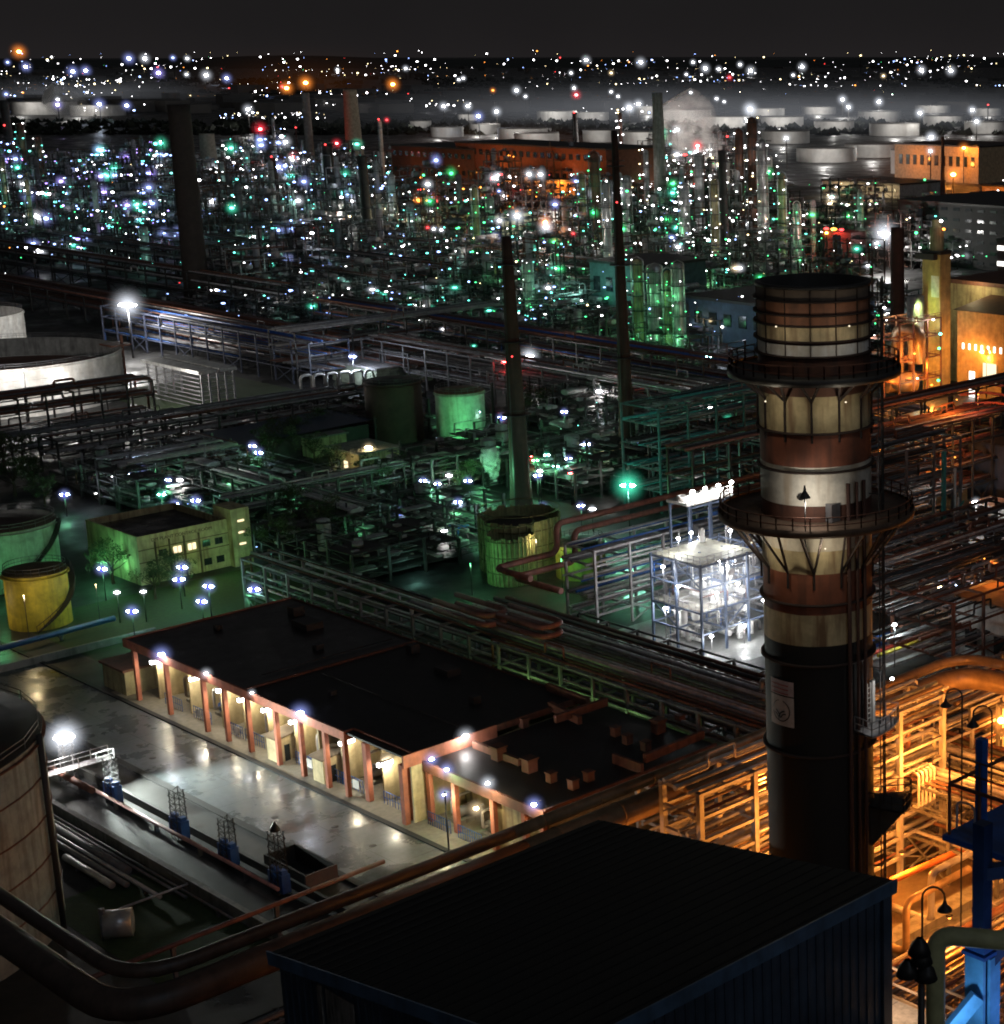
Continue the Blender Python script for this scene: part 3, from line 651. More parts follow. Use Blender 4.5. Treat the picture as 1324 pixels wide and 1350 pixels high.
for k,(px_,py_) in enumerate(((1195,1230),(1228,1190))):
    a_ = at(px_,py_,3); pipe('pipe', ('nearer','farther')[k]+' fat orange-lit pipe elbow rising right of the shed corner', [(a_[0],a_[1]+6,1),(a_[0],a_[1],1),(a_[0],a_[1],6),(a_[0]+9,a_[1],6)], .35, (orange_pipe,lgrey)[k])
rack('low pipe rack between the chimney and the orange corner', 'x', 102, 140, 112, 119, [3,5.5,8,10.5], 6, OP, lgrey, 6)
for k, (x, y, z) in enumerate([(126,106,12.5),(112,106,9.8),(131.5,102.5,12),(120,104.5,5.5),(133,92,8.8),(133,82,8),(106,103,13),(140,88,15),(90,102.5,7),(78,102.5,7),(92,113,9),(114,116,12),(122,111,9),(128,117,14),(104,111,7),(136,104,19.5),(118,107,19.5),(146,103,10),(154,101,13),(150,84,12),(160,101,8),(152,115,7),(168,115,8),(112,92,6),(124,88,8)]):  # those under and beyond the main's bend are added to brighten a dark gap
    tt = thing('sodium_lamp', (x,y,z), ('sodium lamp glowing among the pipes right of the chimney' if x > 100 else 'sodium lamp glowing among the pipes left of the chimney'), 'lamp', 'sodium lamps in the racks right of the chimney' if x > 100 else 'sodium lamps in the racks left of the chimney')  # name and labels also serve the lamps added under and beyond the bend
    MB().lathe_el(x,y,z,.14,.14,.1).build('bulb', EM['o'], tt); MB().box(x-.25,y-.2,z+.15,x+.25,y+.2,z+.3).build('lamp_hood', dark, tt)
    plight(x,y,z-.4, (3000 if z < 18 else 1500) if x > 100 else 1500, 'o', .3, tt)
    if z > 18: MB().tube([(x+.5,y,z-14),(x+.5,y,z+.2)],.07,6).build('pole', dark, tt)
x,y,z = atD(1320,950,160); tt = thing('sodium_lamp', (x,y,z), 'bright sodium lamp at the right edge above the orange pipes', 'lamp'); MB().lathe_el(x,y,z,.35,.35,.3).build('bulb', EMB['o'], tt); MB().beam((x+1,y,z+.5),(x+1,y,z-6),.15).build('pole', dark, tt); plight(x-.6,y-.6,z-.5,4500,'o',.3,tt); glow_ball(tt,x,y,z,2.6,'o',1.)
# bent hairpin pipes and orange handrail pipe low down
for k in range(5): 
    y = 108.2; x = 126+k*.6
    pipe('pipe', 'hairpin pipe in the row of bent pipes on the orange rack', [(x,y,11),(x,y-.7,11),(x,y-.7,7.4),(x,y,7.4)], .13, white, group='hairpin pipes on the orange rack')
pipe('pipe', 'bright orange pipe low at the foot of the orange rack', [(117.5,104.4,.4),(117.5,104.4,3.4),(127,103.6,3.4),(131,103.3,3.4),(131,99,3.4)], .34, M('orange_pipe_paint', (.75,.2,.05), .5), n=12)
t = thing('concrete_plinth', (120,100,0), 'low concrete plinth at the foot of the orange rack', 'plinth')
MB().box(112,98.6,0,134,100.6,1.3).box(112,96,0,134,98.6,.5).build('slab', conc, t)
ground('rack_floor', MB().box(100,80,0,150,120,.01), wet('brown_floor', (.16,.12,.08), .45, .3, .25, .8))

# near steelwork at the right edge, lit blue
def near(px, py, D): return atD(px, py, D)
t = thing('railed_platform', (80,40,0), 'railed platform with pale slabs and orange-lit handrail in the bottom right corner', 'platform')
zp = 22.; fx_ = 76.94
MB().box(74.2,48,zp-.3,fx_+.1,68.5,zp).build('deck', M('pale_slabs', (.5,.47,.43), .7, scale=2), t)
q = MB()
for k in range(7): q.beam((74.2,67.4-k*3.1,zp+.005),(fx_,67.4-k*3.1,zp+.005),.03,.012)
q.build('slab_joint', dark, t)
for k in range(5): MB().beam((fx_,68.3-k*4.4,zp),(fx_,68.3-k*4.4,zp+2.2),.12).build('post', M('pale_handrail', (.62,.5,.4), .5) if k == 0 else bpy.data.materials['pale_handrail'], t)
for z_ in (1.1,2.2): MB().beam((fx_,68.3,zp+z_),(fx_,49,zp+z_),.12).build('handrail', bpy.data.materials['pale_handrail'], t)
MB().beam((fx_+.2,68.5,zp-.15),(fx_+.2,48,zp-.15),.15,.6).build('toe_board', M('pale_toe', (.6,.42,.26), .6), t)
for y_ in (67,58,49): MB().beam((75.5,y_,0),(75.5,y_,zp-.3),.4).build('leg', dark, t)
plight(75.0, 66.4, zp+3.0, 520, 'o', .3, t, col=(1,.62,.36))  # added fill light without a lamp, brightens the deck and rails
x,y,z = atD(1296,1100,56)
t = thing('steel_column', (x,y,0), 'stout blue steel column with knee brace at the right edge', 'column')
c0 = atD(1283,1110,56)
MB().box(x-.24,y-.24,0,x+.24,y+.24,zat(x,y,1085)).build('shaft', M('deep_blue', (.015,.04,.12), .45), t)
z1 = zat(x,y,1150); MB().beam((x,y,z1-3.5),(x+3.5,y-3.,z1+1.5),.5).beam((x,y,z1),(x+6,y-5,z1+.3),.45).build('brace', M('deep_blue_brace', (.015,.04,.12), .45), t)
z2 = zat(x,y,1238); MB().box(x-.5,y-.5,z2-.25,x+.5,y+.5,z2).box(x-.5,y-.5,z2-.5,x+.5,y+.5,z2-.38).build('flange', blue, t)
MB().box(x-.42,y-.4,0,x-.28,y+.4,z2-.55).box(x-.1,y-.46,0,x+.45,y-.3,z2-.6).build('lit_web', M('sky_blue_lit', (.12,.4,.75), .4), t)  # lighter blue of web and cross brace has the blue light put in
MB().beam((x-.6,y-.3,z2-1.8),(x-3.2,y+1.2,z2-5.),.3,.5).build('cross_brace', M('sky_blue_lit_brace', (.12,.4,.75), .4), t)
plight(x-2.2,y-1.0,z2-2.2, 110, 'b', .2, t, col=(.5,.75,1))
plight(x+.5,y-2.5,z2-2.5, 70, 'b', .2, t, col=(.4,.5,1))
# dark cabin frame
x0_,y0_,_ = atD(1252,1085,66); zc1 = zat(x0_,y0_,1100); 
t = thing('steel_cabin', (x0_,y0_,zc1), 'dark open steel cabin with railings on blue legs at the right edge', 'cabin')
MB().box(x0_-.2,y0_-6,zc1-.25,x0_+4,y0_+.2,zc1).build('floor', blue, t)
MB().box(x0_+3.9,y0_-6,zc1,x0_+4,y0_-.5,zc1+1.5).build('back_panel', M('cabin_dark', (.03,.025,.02), .6), t)
for q_ in (0,-1.5,-3,-4.5): MB().beam((x0_,y0_+q_,zc1),(x0_,y0_+q_,zc1+2.1),.1).build('post', rust, t)
MB().tube(bend([(x0_+.1,y0_-.3,zc1+.3),(x0_+.1,y0_-.3,zc1+1.5),(x0_+.1,y0_-1.2,zc1+1.5),(x0_+.1,y0_-1.2,zc1+.3)],.3),.05,6).build('hoop', lgrey, t)
MB().beam((x0_,y0_,zc1+2.15),(x0_,y0_-6,zc1+2.15),.12).beam((x0_,y0_,zc1+2.15),(x0_+4,y0_,zc1+2.15),.12).rail([(x0_,y0_,zc1+2.2),(x0_,y0_-6,zc1+2.2)],1.2,1.5,.06).build('roof_rail', rust, t)
for yy in (y0_-1.2,): MB().beam((x0_+.5,yy,0),(x0_+.5,yy,zc1+4.2),.35).build('leg', blue, t)
# gooseneck lamps standing on the near structure
def goose(px, py, D, label, flip=1, drop=6, s=1.):
    x,y,z = atD(px,py,D); t = thing('gooseneck_lamp', (x,y,z-drop), label, 'lamp'); k = .55*s*flip
    X = lambda u, v: (x+R[0]*u, y+R[1]*u, z+v)
    MB().tube([X(2*k,-drop),X(2*k,.35*s)]+[X(k+k*cos(a*pi/8),.35*s+.55*s*sin(a*pi/8)) for a in range(1,8)]+[X(0,.3*s),X(0,.1*s)], .055*s, 8).build('post', M('goose_paint', (.06,.055,.05), .5), t)
    MB().lathe(x,y,[(.07*s,z+.2*s),(.12*s,z),(.36*s,z-.28*s),(.38*s,z-.34*s)],16).build('lamp_shade', dark, t)
    MB().lathe_el(x,y,z-.3*s,.14*s,.14*s,.12*s).build('bulb', white, t); return t
goose(1246,1192,44,'gooseneck lamp with a round dark shade nearest the shed corner',-1,9,.55)
goose(1247,925,90,'tall dark lamp post left of the pair beside the orange rack',1,14,.8)
goose(1283,950,88,'tall dark gooseneck lamp right of the pair beside the orange rack',1,14,.9)
x,y,z = atD(1215,1262,41); t = thing('floodlight_cluster', (x,y,z-8), 'cluster of dark unlit floodlight heads on a pole at bottom right', 'floodlight')
MB().tube([(x,y,z-9),(x,y,z)],.09,8).build('pole', dark, t)
for u, v in ((0,0),(-.35,-.35),(.12,-.45),(-.05,.25)):
    cx_, cy_, cz_ = x+R[0]*u, y+R[1]*u, z+v; MB().lathe(cx_,cy_,[(.08,cz_+.28),(.22,cz_+.1),(.3,cz_-.15),(.01,cz_-.2)],12).build('lamp_head', M('lamp_head_black', (.02,.02,.02), .5), t)
x,y,z = atD(1234,1232,50); t = thing('standpipe', (x,y,z-10), 'fat pale green elbowed duct behind the floodlight cluster', 'duct')
MB().tube(bend([(x,y,z-12),(x,y,z),(x+R[0]*4,y+R[1]*4,z-.4)],.6,6),.3,16).build('duct_run', M('pale_green_duct', (.5,.5,.27), .6), t)

# grey tank in the left foreground
tank(50.5,173.5,18.6,19.,M('grey_tank', (.33,.35,.32), .75, streak=(.13,.12,.1), sa=.6, bump=.2),'huge weathered grey tank cut off by the left edge of the foreground', rm=tarp, stair=False, bands=4, rimcol=rust, cone=.05)
MB()
t = thing('riser_pipe', (69.4,168,0), 'dark riser pipe strapped up the side of the grey tank', 'pipe')
a_ = az-pi/2-.08
a_ = math.atan2(161.5-173.5, 66.-50.5)
MB().tube([(50.5+18.95*cos(a_),173.5+18.95*sin(a_),0),(50.5+18.95*cos(a_),173.5+18.95*sin(a_),19.5)],.28,8).build('pipe_run', dark, t)
t = thing('manhole_drum', (67.6,156.5,0), 'shiny metal drum lying at the foot of the grey tank', 'drum')
MB().tube([(67.2,157.2,1.2),(69.3,155.9,1.2)],1.35,16).build('drum_shell', silver, t); MB().tube([(67.5,157.4,1.2),(67.0,157.6,1.2)],1.5,16).build('drum_flange', grey, t)
# yard pipes and trench
for k,(x,y0_,y1_,r_,m_) in enumerate([(73.2,165,190,.3,lgrey),(74.0,160,192,.22,silver),(74.8,168,186,.45,white),(75.6,158,190,.15,grey),(72.2,166,176,.35,silver),(76.2,150,190,.12,grey)]):
    pipe('pipe', ('thick white','slim silver','fat white','thin grey','short silver','thinnest grey')[k]+' ground pipe beside the grey tank', [(x,y0_,.6),(x,y1_,.6)], r_, (grey if k in (0,2) else m_), supports=[(x,y0_+3,.7),(x,y1_-3,.7)])
pipe('pipe', 'pale angled pipe crossing the ground pipes by the grey tank', [(70,160,.9),(77,160,.9),(77,164,.9)], .12, lgrey)
t = thing('trench_wall', (77,140,0), 'low concrete wall along the dark trench', 'wall'); MB().box(76.9,142,0,77.5,203,1.3).build('wall', conc, t)
t = thing('trench_wall', (84,140,0), 'low dark wall along the blue valve stands', 'wall'); MB().box(83.9,142,0,84.3,203,.9).build('wall', M('dark_wall', (.05,.05,.045), .8), t)
pipe('pipe', 'long pinkish pipe running past the blue valve stands', [(81.9,152,1.),(81.9,195,1.)], .2, M('pink_pipe', (.5,.27,.25), .5), supports=[(81.9,158+9*i,1.) for i in range(4)])
pipe('pipe', 'dull red pipe end above the trench near the floodlight mast', [(80.9,188,1.7),(80.9,198,1.7)], .35, redp)
for i, (y_, ln) in enumerate(((187,'farthest'),(172.5,'second farthest'),(162.6,'third farthest'),(153,'nearest'))):
    t = thing('valve_stand', (82.6,y_,0), 'pair of blue valve boxes under a lattice mast, '+ln+' from the viewer', 'valve stand', 'blue valve stands along the trench')
    for s in (-.8,.8): MB().box(82.2,y_+s-.5,.4,83.1,y_+s+.5,2.3).box(82.35,y_+s-.35,2.3,82.95,y_+s+.35,2.7).build('valve_box', blue, t)
    lm = MB(); zt = (5.2,5.6,5.2,6.6)[i]
    for a in (-.6,.6):
        for b in (-.7,.7): lm.beam((82.7+a,y_+b,0),(82.7+a*.8,y_+b*.8,zt),.07)
    for k in range(8):
        z = k*zt/8;  
        for b in (-.7,.7): lm.beam((82.1,y_+b,z),(83.3,y_+b,z+zt/8),.045); lm.beam((82.1,y_+b,z),(83.3,y_+b,z),.045)
        for a in (82.1,83.3): lm.beam((a,y_-.7,z),(a,y_+.7,z+zt/8),.045); lm.beam((a,y_-.7,z),(a,y_+.7,z),.045)
    lm.build('lattice_mast', dark, t)
    if i == 3: MB().lathe(82.7,y_,[(.01,zt+1.),(.12,zt+.8),(.5,zt+.2),(.5,zt),(.01,zt)],8).build('cap', black, t)
t = thing('open_pit', (84.5,155,0), 'open-topped dark box pit with one pale panel wall', 'pit')
MB().box(84.2,151,0,84.4,158.5,1.9).box(87.5,151,0,87.7,158.5,1.9).box(84.4,158.3,0,87.5,158.5,1.9).build('side_wall', M('pit_wall', (.025,.025,.022), .9), t); MB().box(84.2,150.8,0,87.7,151,1.9).build('front_wall', M('pit_pale', (.14,.1,.09), .7, streak=(.2,.1,.1)), t)
# floodlight mast by the tank
x,y = 82.3,196.8; zt = zat(x,y,972)
t = thing('floodlight_mast', (x,y,0), 'lattice mast with a dazzling white floodlight above the yard', 'floodlight mast')
lm = MB()
for a in (-.7,.7):
    for b in (-.7,.7): lm.beam((x+a,y+b,0),(x+a*.7,y+b*.7,zt-.5),.1)
for k in range(9):
    z = k*(zt-.5)/9; dz = (zt-.5)/9
    for b in (-.65,.65): lm.beam((x-.65,y+b,z),(x+.65,y+b,z+dz),.06); lm.beam((x+b,y-.65,z),(x+b,y+.65,z+dz),.06); lm.beam((x-.65,y+b,z),(x+.65,y+b,z),.06)
lm.build('lattice', dark, t); lh = MB().lathe_el(0,0,0,1.15,.6,.42,10).build('lamp_head', EMB['w'], t); lh.location = (0,0,zt); lh.rotation_euler = (0,0,az-pi/2+.3); MB().lathe_el(x-.2,y-.2,zt,.62,.62,.75,10).build('glow_fringe', HALO['w'], t)
spl = bpy.data.lights.new('flood_beam','SPOT'); spl.energy = 56000; spl.color = (.9,1,.93); spl.spot_size = radians(88); spl.spot_blend = .7; spl.shadow_soft_size = .5
glow_ball(t,x,y,zt,3.4,'w',1.5)
spo = bpy.data.objects.new('flood_beam', spl); C.objects.link(spo); spo.parent = t; spo.location = (1.6,-1.6,zt+.3)
import mathutils
spo.rotation_euler = mathutils.Vector((96-x-1.6,168-y+1.6,-zt)).to_track_quat('-Z','Y').to_euler()
plight(x-1.6,y-1.8,zt-.9,1500,'w',.5,t)
t = thing('catwalk', (80,194,0), 'steel catwalk at the foot of the floodlight mast', 'catwalk')
MB().box(78,193.2,2.6,86,194.6,2.7).rail([(78,193.2,2.7),(86,193.2,2.7)]).rail([(78,194.6,2.7),(86,194.6,2.7)]).build('walkway', lgrey, t)
for x_ in (78.3,82,85.7): MB().beam((x_,193.9,0),(x_,193.9,2.6),.2).build('leg', grey, t)

# ---------------- the hall
HX = 100.3; HZ = 7.6
t = thing('pump_hall', (HX,157,0), 'long flat-roofed hall with salmon pillars and lit open bays facing the wet yard', 'building')
MB().box(HX-.1,157.2,HZ-.05,123.5,188.9,HZ+.15).build('roof', tarp, t); MB().box(HX-.1,189.3,HZ-.05,123.5,218.2,HZ+.12).build('roof', M('wet_bitumen', (.022,.02,.02), .35, rvar=.25), t)
MB().box(HX-.35,168.5,HZ-.75,HX-.1,218.4,HZ+.3).box(HX+.9,157,HZ-.75,HX+1.15,168.5,HZ+.3).box(HX-.35,156.95,HZ-1.1,112,157.2,HZ+.35).box(HX-.35,168.2,HZ-.75,HX+1.15,168.5,HZ+.3).box(HX-.35,218.2,HZ-.75,123.7,218.4,HZ+.3).build('fascia', salmon, t)
salmd = M('salmon_dull', (.2,.085,.055), .8, streak=(.12,.05,.03), sa=.6)
MB().box(123.5,157,HZ-.3,123.7,218.4,HZ+.32).box(112,156.95,HZ-.4,123.7,157.2,HZ+.32).box(HX,188.9,HZ+.0,123.5,189.3,HZ+.4).build('parapet', rust, t)
MB().box(107.2,157.2,0,107.5,218.2,HZ-.1).build('back_wall', cream, t); MB().box(107.5,157.0,0,123.5,157.3,HZ-1.1).box(123.2,157.3,0,123.5,218.2,HZ-.1).build('outer_wall', creamd, t)
MB().box(100.9,157.05,0,107.2,157.3,HZ-1.1).build('end_wall', cream, t)
ysc = [216.3,208.3,199.3,194.4,189.2,183.0,177.8,172.7,168.8]
for yy in ysc: MB().box(HX-.2,yy-.25,0,HX+.3,yy+.25,HZ-.75).build('pillar', salmon, t)
for xx, yy in ((HX+.9,166.),(HX+.9,158.3),(HX-.1,157.6)): MB().box(xx-.3,yy-.35,0,xx+.3,yy+.35,HZ-.75).build('pillar', salmon, t)
for k, yy in enumerate([212.5,204.5,196.8,191.5,186.2,180.2,175.2,170.5,162.5]):
    MB().box(102.2,yy-.12+2.2,0,107.2,yy+.12+2.2,HZ-.2).build('bay_partition', cream, t)
t2 = t
BL = [(213,7200,'y'),(203.2,1,'y'),(196.8,1,'y'),(191.8,1,'w'),(186.5,1,'w'),(180.5,1,'w'),(170.2,1,'y'),(162.8,1,'w')]
for k, (yy, _, kk) in enumerate(BL):
    nm = ['first','second','third','fourth','fifth','sixth','seventh','eighth'][k]
    tt = thing('bay_lamp', (102.4,yy+1.4,5.), 'strip lamp glowing in the %s lit bay of the hall, counted from the far end' % nm, 'lamp')
    zz = 5.2 if k != 7 else 4.6
    MB().box(101.3,yy+1.1,zz-.2,103.1,yy+1.5,zz+.2).build('tube', EM['w'], tt)
    MB().box(101.5,yy+1.1,zz+.21,103.0,yy+1.5,zz+.3).build('lamp_hood', grey, tt)
    MB().beam((102.3,yy+1.3,zz+.2),(102.3,yy+2.1,zz+.5),.06).build('arm', grey, tt)
    glow_ball(tt,102.2,yy+1.2,zz,1.5,'y',.5); plight(102.3,yy+.6,zz-.4, 520, 'y', .25, tt, col=(1,.86,.58))
for k, (px, py) in enumerate([(209,864),(283,885),(337,912),(410,936),(583,966)]):
    y_ = at(px,py,HZ+.55)[1]; x_ = HX-.6
    if k == 4: x_, y_ = 107.5,156.4
    tt = thing('eaves_lamp', (x_,y_,HZ+.5), ['floodlight on the hall eaves at its far end','small floodlight on the hall eaves beside the far one','middle floodlight on the hall eaves','bright floodlight on the near part of the hall eaves','floodlight on the short end of the hall roof'][k], 'lamp')
    rr = (.42,.24,.16,.42,.36)[k]
    MB().lathe_el(x_,y_,HZ+.55,rr,rr,rr*.5).build('bulb', EMB['b' if k in (0,3) else 'w'], tt); MB().beam((x_+.4,y_,HZ+.3),(x_,y_,HZ+.75),.08).build('bracket', grey, tt)
    glow_ball(tt,x_,y_,HZ+.55,(2,1.2,.8,2,1.6)[k],'b' if k in (0,3) else 'w',.8)
    plight(x_-.5,y_-.4,HZ+.15,(170,70,40,200,330)[k],'w',.2,tt)
for (xx,yy,sx,sy,hh) in ((118,205,1.2,1.8,.9),(114,196,.5,.5,.7),(120,211,.8,.8,1.2),(110,213,.4,.4,.6),(119,176,.9,1.4,.8),(115,165,.5,.5,.9),(106,180,.35,.35,.5),(121,186,.6,.6,1.)):
    MB().box(xx-sx,yy-sy,HZ+.15,xx+sx,yy+sy,HZ+.15+hh).build('roof_vent', dark, t)
MB().tube([(104,192,HZ+.35),(122,192,HZ+.35)],.08,6).tube([(109,160,HZ+.35),(109,187,HZ+.35)],.06,6).build('roof_conduit', dark, t)
# pillared bays: equipment, fences, sheds
for k, yy in enumerate([210.3,203.2,195.8,191,179.8,174.4,170.3,162]):
    tt = thing('pump_set', (104.8,yy,0), ORD[k]+' pump set in the hall bays, counted from the far end', 'pump')
    MB().box(103.9,yy-.9,0,106.2,yy+.9,.4).build('plinth', conc, tt); MB().tube([(104.2,yy,1.1),(106,yy,1.1)],.6,12).box(104.4,yy-.3,1.5,105.,yy+.3,2.1).build('motor', blue if k % 2 else grey, tt)
    MB().tube(bend([(104.2,yy,1.1),(103.5,yy,1.1),(103.5,yy,3.6),(107,yy,3.6)],.4),.18,8).build('delivery_pipe', lgrey, tt)
    fn = thing('mesh_fence', (101.8,yy,0), ORD[k]+' low blue mesh fence of the hall bays, counted from the far end', 'fence')
    q = MB().rail([(101.8,yy-2.1,0),(101.8,yy+2.1,0)],1.5,.5,.06); q.build('rail', blue, fn)
    if k in (1,2,4,6): MB().box(101.7,yy-1.4,.3,101.76,yy-.2,1.3).box(101.7,yy+.2,.3,101.76,yy+1.2,1.3).build('notice_board', white, fn)
for (y_, nm) in ((184.6,'farther'),(174.9,'nearer')):
    tt = thing('guard_hut', (101.5,y_,0), 'small cream hut with sloping roof in front of the hall, the %s of two' % nm, 'hut')
    MB().box(100.4,y_-1.1,0,103.2,y_+1.1,3.).build('wall', cream, tt); MB().poly([(100.1,y_-1.4,3.02),(103.4,y_-1.4,3.5),(103.4,y_+1.4,3.5),(100.1,y_+1.4,3.02)]).poly([(100.1,y_-1.4,2.9),(100.1,y_+1.4,2.9),(103.4,y_+1.4,3.38),(103.4,y_-1.4,3.38)]).build('roof', M('hut_roof', (.2,.15,.1), .8), tt)
    MB().box(101.3,y_-1.13,0,102.0,y_-1.1,2.0).build('door', glass, tt)
# low third block with cluttered roof
t = thing('switch_house', (102.6,137,0), 'lower flat-roofed block at the near end of the hall with orange-lit roof blocks', 'building')
Z3 = 6.6
MB().box(102.4,136.6,Z3-.1,125.8,156.6,Z3+.1).build('roof', tarp, t)
MB().box(102.1,136.3,Z3-.9,102.4,156.7,Z3+.2).box(102.4,136.3,Z3-.9,125.8,136.6,Z3+.3).build('fascia', salmd, t)
MB().box(108,136.9,0,108.3,156.6,Z3-.1).box(103,136.7,0,125.5,136.95,Z3-.9).box(103,145.2,0,108,145.5,Z3-.2).box(102.7,136.9,0,102.9,144.8,Z3-.9).build('wall', creamd, t)
for yy in (156.2,151.6,145,139.8,136.8): MB().box(102.2,yy-.3,0,102.7,yy+.3,Z3-.9).build('pillar', salmon, t)
MB().box(115,136.4,Z3+.1,115.4,141,Z3+1.2).box(108,148,Z3+.1,108.4,156,Z3+.9).build('parapet', salmd, t)
def pbeam(px0,py0,px1,py1,z,h_=.9,w_=.5):
    a = at(px0,py0,z); b = at(px1,py1,z); return MB().beam(a,b,w_,h_)
pbeam(850,1000,927,968,Z3+1.2).build('roof_beam', salmd, t); pbeam(732,948,800,925,Z3+1.6).build('roof_beam', salmd, t); pbeam(722,905,775,925,Z3+1.6).build('roof_beam', salmd, t); pbeam(725,930,765,950,Z3+1.2).build('roof_beam', salmd, t)
for k,(u,v) in enumerate([(480,293),(570,328),(633,358),(697,378),(742,355),(855,248),(908,267),(945,215),(1008,190),(820,225),(553,200),(730,140),(640,110)]):
    px, py = u/2.207+440, v/2.207+860; x_,y_,_ = at(px,py,Z3+.8); s = .42 if k not in (7,0,1) else .6
    rb_ = MB().box(x_-s,y_-s,Z3+.1,x_+s,y_+s,Z3+.1+s*2.3).build('roof_block', salmd, t)
    MB().box(x_-s*1.2,y_-s*1.2,Z3+.1+s*2.3,x_+s*1.2,y_+s*1.2,Z3+.1+s*2.6).build('cap', rust, t)
for k, (px, py, kk, rr, P) in enumerate([(569,1001,'b',.26,350),(589,1015,'b',.24,300),(643,1033,'w',.22,350),(704,1061,'b',.28,350),(586,1048,'b',.2,350),(628,1066,'y',.26,450)]):
    x_, y_, z_ = (101.6, 0, 0)
    d = ray(px,py); tt_ = 101.5/d[0]; y_ = d[1]*tt_; z_ = H+d[2]*tt_
    tt = thing('wall_lamp', (x_,y_,z_), ['blue-white lamp on the roof edge at the corner of the low block','blue-white lamp on the dark pole before the low block','small white lamp on the roof edge mid low block','blue-white lamp on the near corner of the low block','lamp hanging in the first open bay of the low block','warm lamp hanging in the second open bay of the low block'][k], 'lamp')
    MB().lathe_el(101.5,y_,z_,rr,rr,rr*.6).build('bulb', EMB[kk], tt); MB().beam((101.6,y_,z_+.2),(102.4,y_,z_+.2),.08).build('bracket', grey, tt)
    glow_ball(tt,101.5,y_,z_,1.5,kk,.8)
    plight(101.1,y_-.3,z_-.4,P,'g' if k == 1 else 'y',.2,tt)
for k, yy in enumerate((153.8,148.4)):
    tt = thing('pump_set', (105,yy,0), ('pump set in the first open bay of the low block','pump set in the second open bay of the low block')[k], 'pump')
    MB().tube([(104,yy,1.1),(106.4,yy,1.1)],.6,12).build('motor', grey, tt); MB().tube(bend([(104,yy,1.1),(103.4,yy,1.1),(103.4,yy,3),(107,yy,3)],.4),.16,8).build('delivery_pipe', lgrey, tt); MB().box(103.5,yy-1,0,106.6,yy+1,.45).build('plinth', conc, tt)
    fn = thing('mesh_fence', (102,yy,0), ('fence in front of the first open bay of the low block','fence in front of the second open bay of the low block')[k], 'fence'); MB().rail([(101.7,yy-2,0),(101.7,yy+2,0)],1.5,.4,.06).build('rail', blue, fn)
x_, y_, _ = at(592,1122); t = thing('lamp_post', (x_,y_,0), 'thin dark pole standing before the low block', 'pole'); MB().tube([(x_,y_,0),(x_,y_,6.6)],.09,8).build('pole', dark, t)
t = thing('lean_to', (101,222,0), 'low reddish annex at the far end of the hall', 'building'); MB().box(100,219,0,106,225,3.2).build('wall', creamd, t); MB().box(99.7,218.7,3.2,106.3,225.3,3.5).build('roof', rust, t)
# water sheets on the far roof

rack('added dark pipe rack in the bottom left corner below the thick main pipe', 'x', 34, 78, 96, 106, [3,6,9], 7, (grey,rust,lgrey,dark), dark, 41)  # this rack and the next are added to darken bright ground
rack('added dark pipe rack running beside the big grey tank at the bottom left', 'y', 108, 150, 38, 46, [3,6], 7, (grey,rust,lgrey,dark), dark, 42)
rack('low rack on the ground between trench and thick main pipe', 'x', 52, 96, 119, 126, [2.2,4.4], 7, (rust,dark,grey), dark, 43)

q = MB()
for k in range(26): q.box(89.3,112+k*5.4,.009,98.5,112.05+k*5.4,.012)
q.box(93.8,112,.009,93.85,250,.012); ground('pavement_joint', q, M('joint_tar', (.01,.01,.01), .6))
r = random.Random(3)
for k in range(9):
    x_,y_ = r.uniform(90,97.5), r.uniform(150,235); t = thing('drain_cover', (x_,y_,0), 'small dark drain cover let into the wet yard', 'drain cover', 'drain covers in the yard'); MB().lathe(x_,y_,[(.01,.02),(.4,.02),(.42,.0)],12).build('plate', dark, t)

# ================================================================== MIDDLE GROUND
ORD = ['first','second','third','fourth','fifth','sixth','seventh','eighth','ninth','tenth']
PW = (silver, silver, grey, lgrey, blue); PD = (grey, dark, rust, lgrey); PB = (grey, blue, silver, rust)
rack('long dark pipe rack running behind the hall toward the chimney', 'y', 98, 236, 126.5, 132.5, [4,7,9.6], 6, PD, grey, 11)
rack('second dark pipe rack behind the hall with a taller open top', 'y', 104, 194, 136, 142.5, [3,5.6,8.2], 6, PD, grey, 12)
rack('many-tiered pipe rack catching white light left of the bright unit', 'x', 156.3, 214, 193.5, 200, [2.6,5,7.4,9.8,12.], 6.5, PW, lgrey, 13)
pipe('pipe', 'upper rusty pipe looping down at the end of the many-tiered rack', [(225,204,13.8),(158,204,13.8),(158,204,9.5),(147,204,9.5),(147,196,9.5)], .45, redp, 1.4)
pipe('pipe', 'lower rusty pipe looping down at the end of the many-tiered rack', [(225,202.5,12.6),(160,202.5,12.6),(160,202.5,8),(149,202.5,8),(149,192,8)], .45, redp, 1.4)
pipe('pipe', 'fat pipe glowing yellow-green behind the low block', [(125.3,186,3.2),(125.3,140,3.2)], .6, M('pale_pipe', (.45,.5,.3), .5), supports=[(125.3,180-8*i,3.2) for i in range(5)])
for k, yy in enumerate((172,162,153)):
    tt = thing('work_lamp', (124.2,yy,5.6), ORD[k]+' green-yellow work lamp over the fat glowing pipe, from the far end', 'lamp'); MB().lathe_el(124.2,yy,5.6,.1,.1,.08).build('bulb', EM['g'], tt); MB().beam((124.2,yy,5.7),(126.5,yy,5.7),.06).build('arm', grey, tt)
    plight(124.2,yy,5.2,170,'g',.15,tt,col=(.5,1,.3))
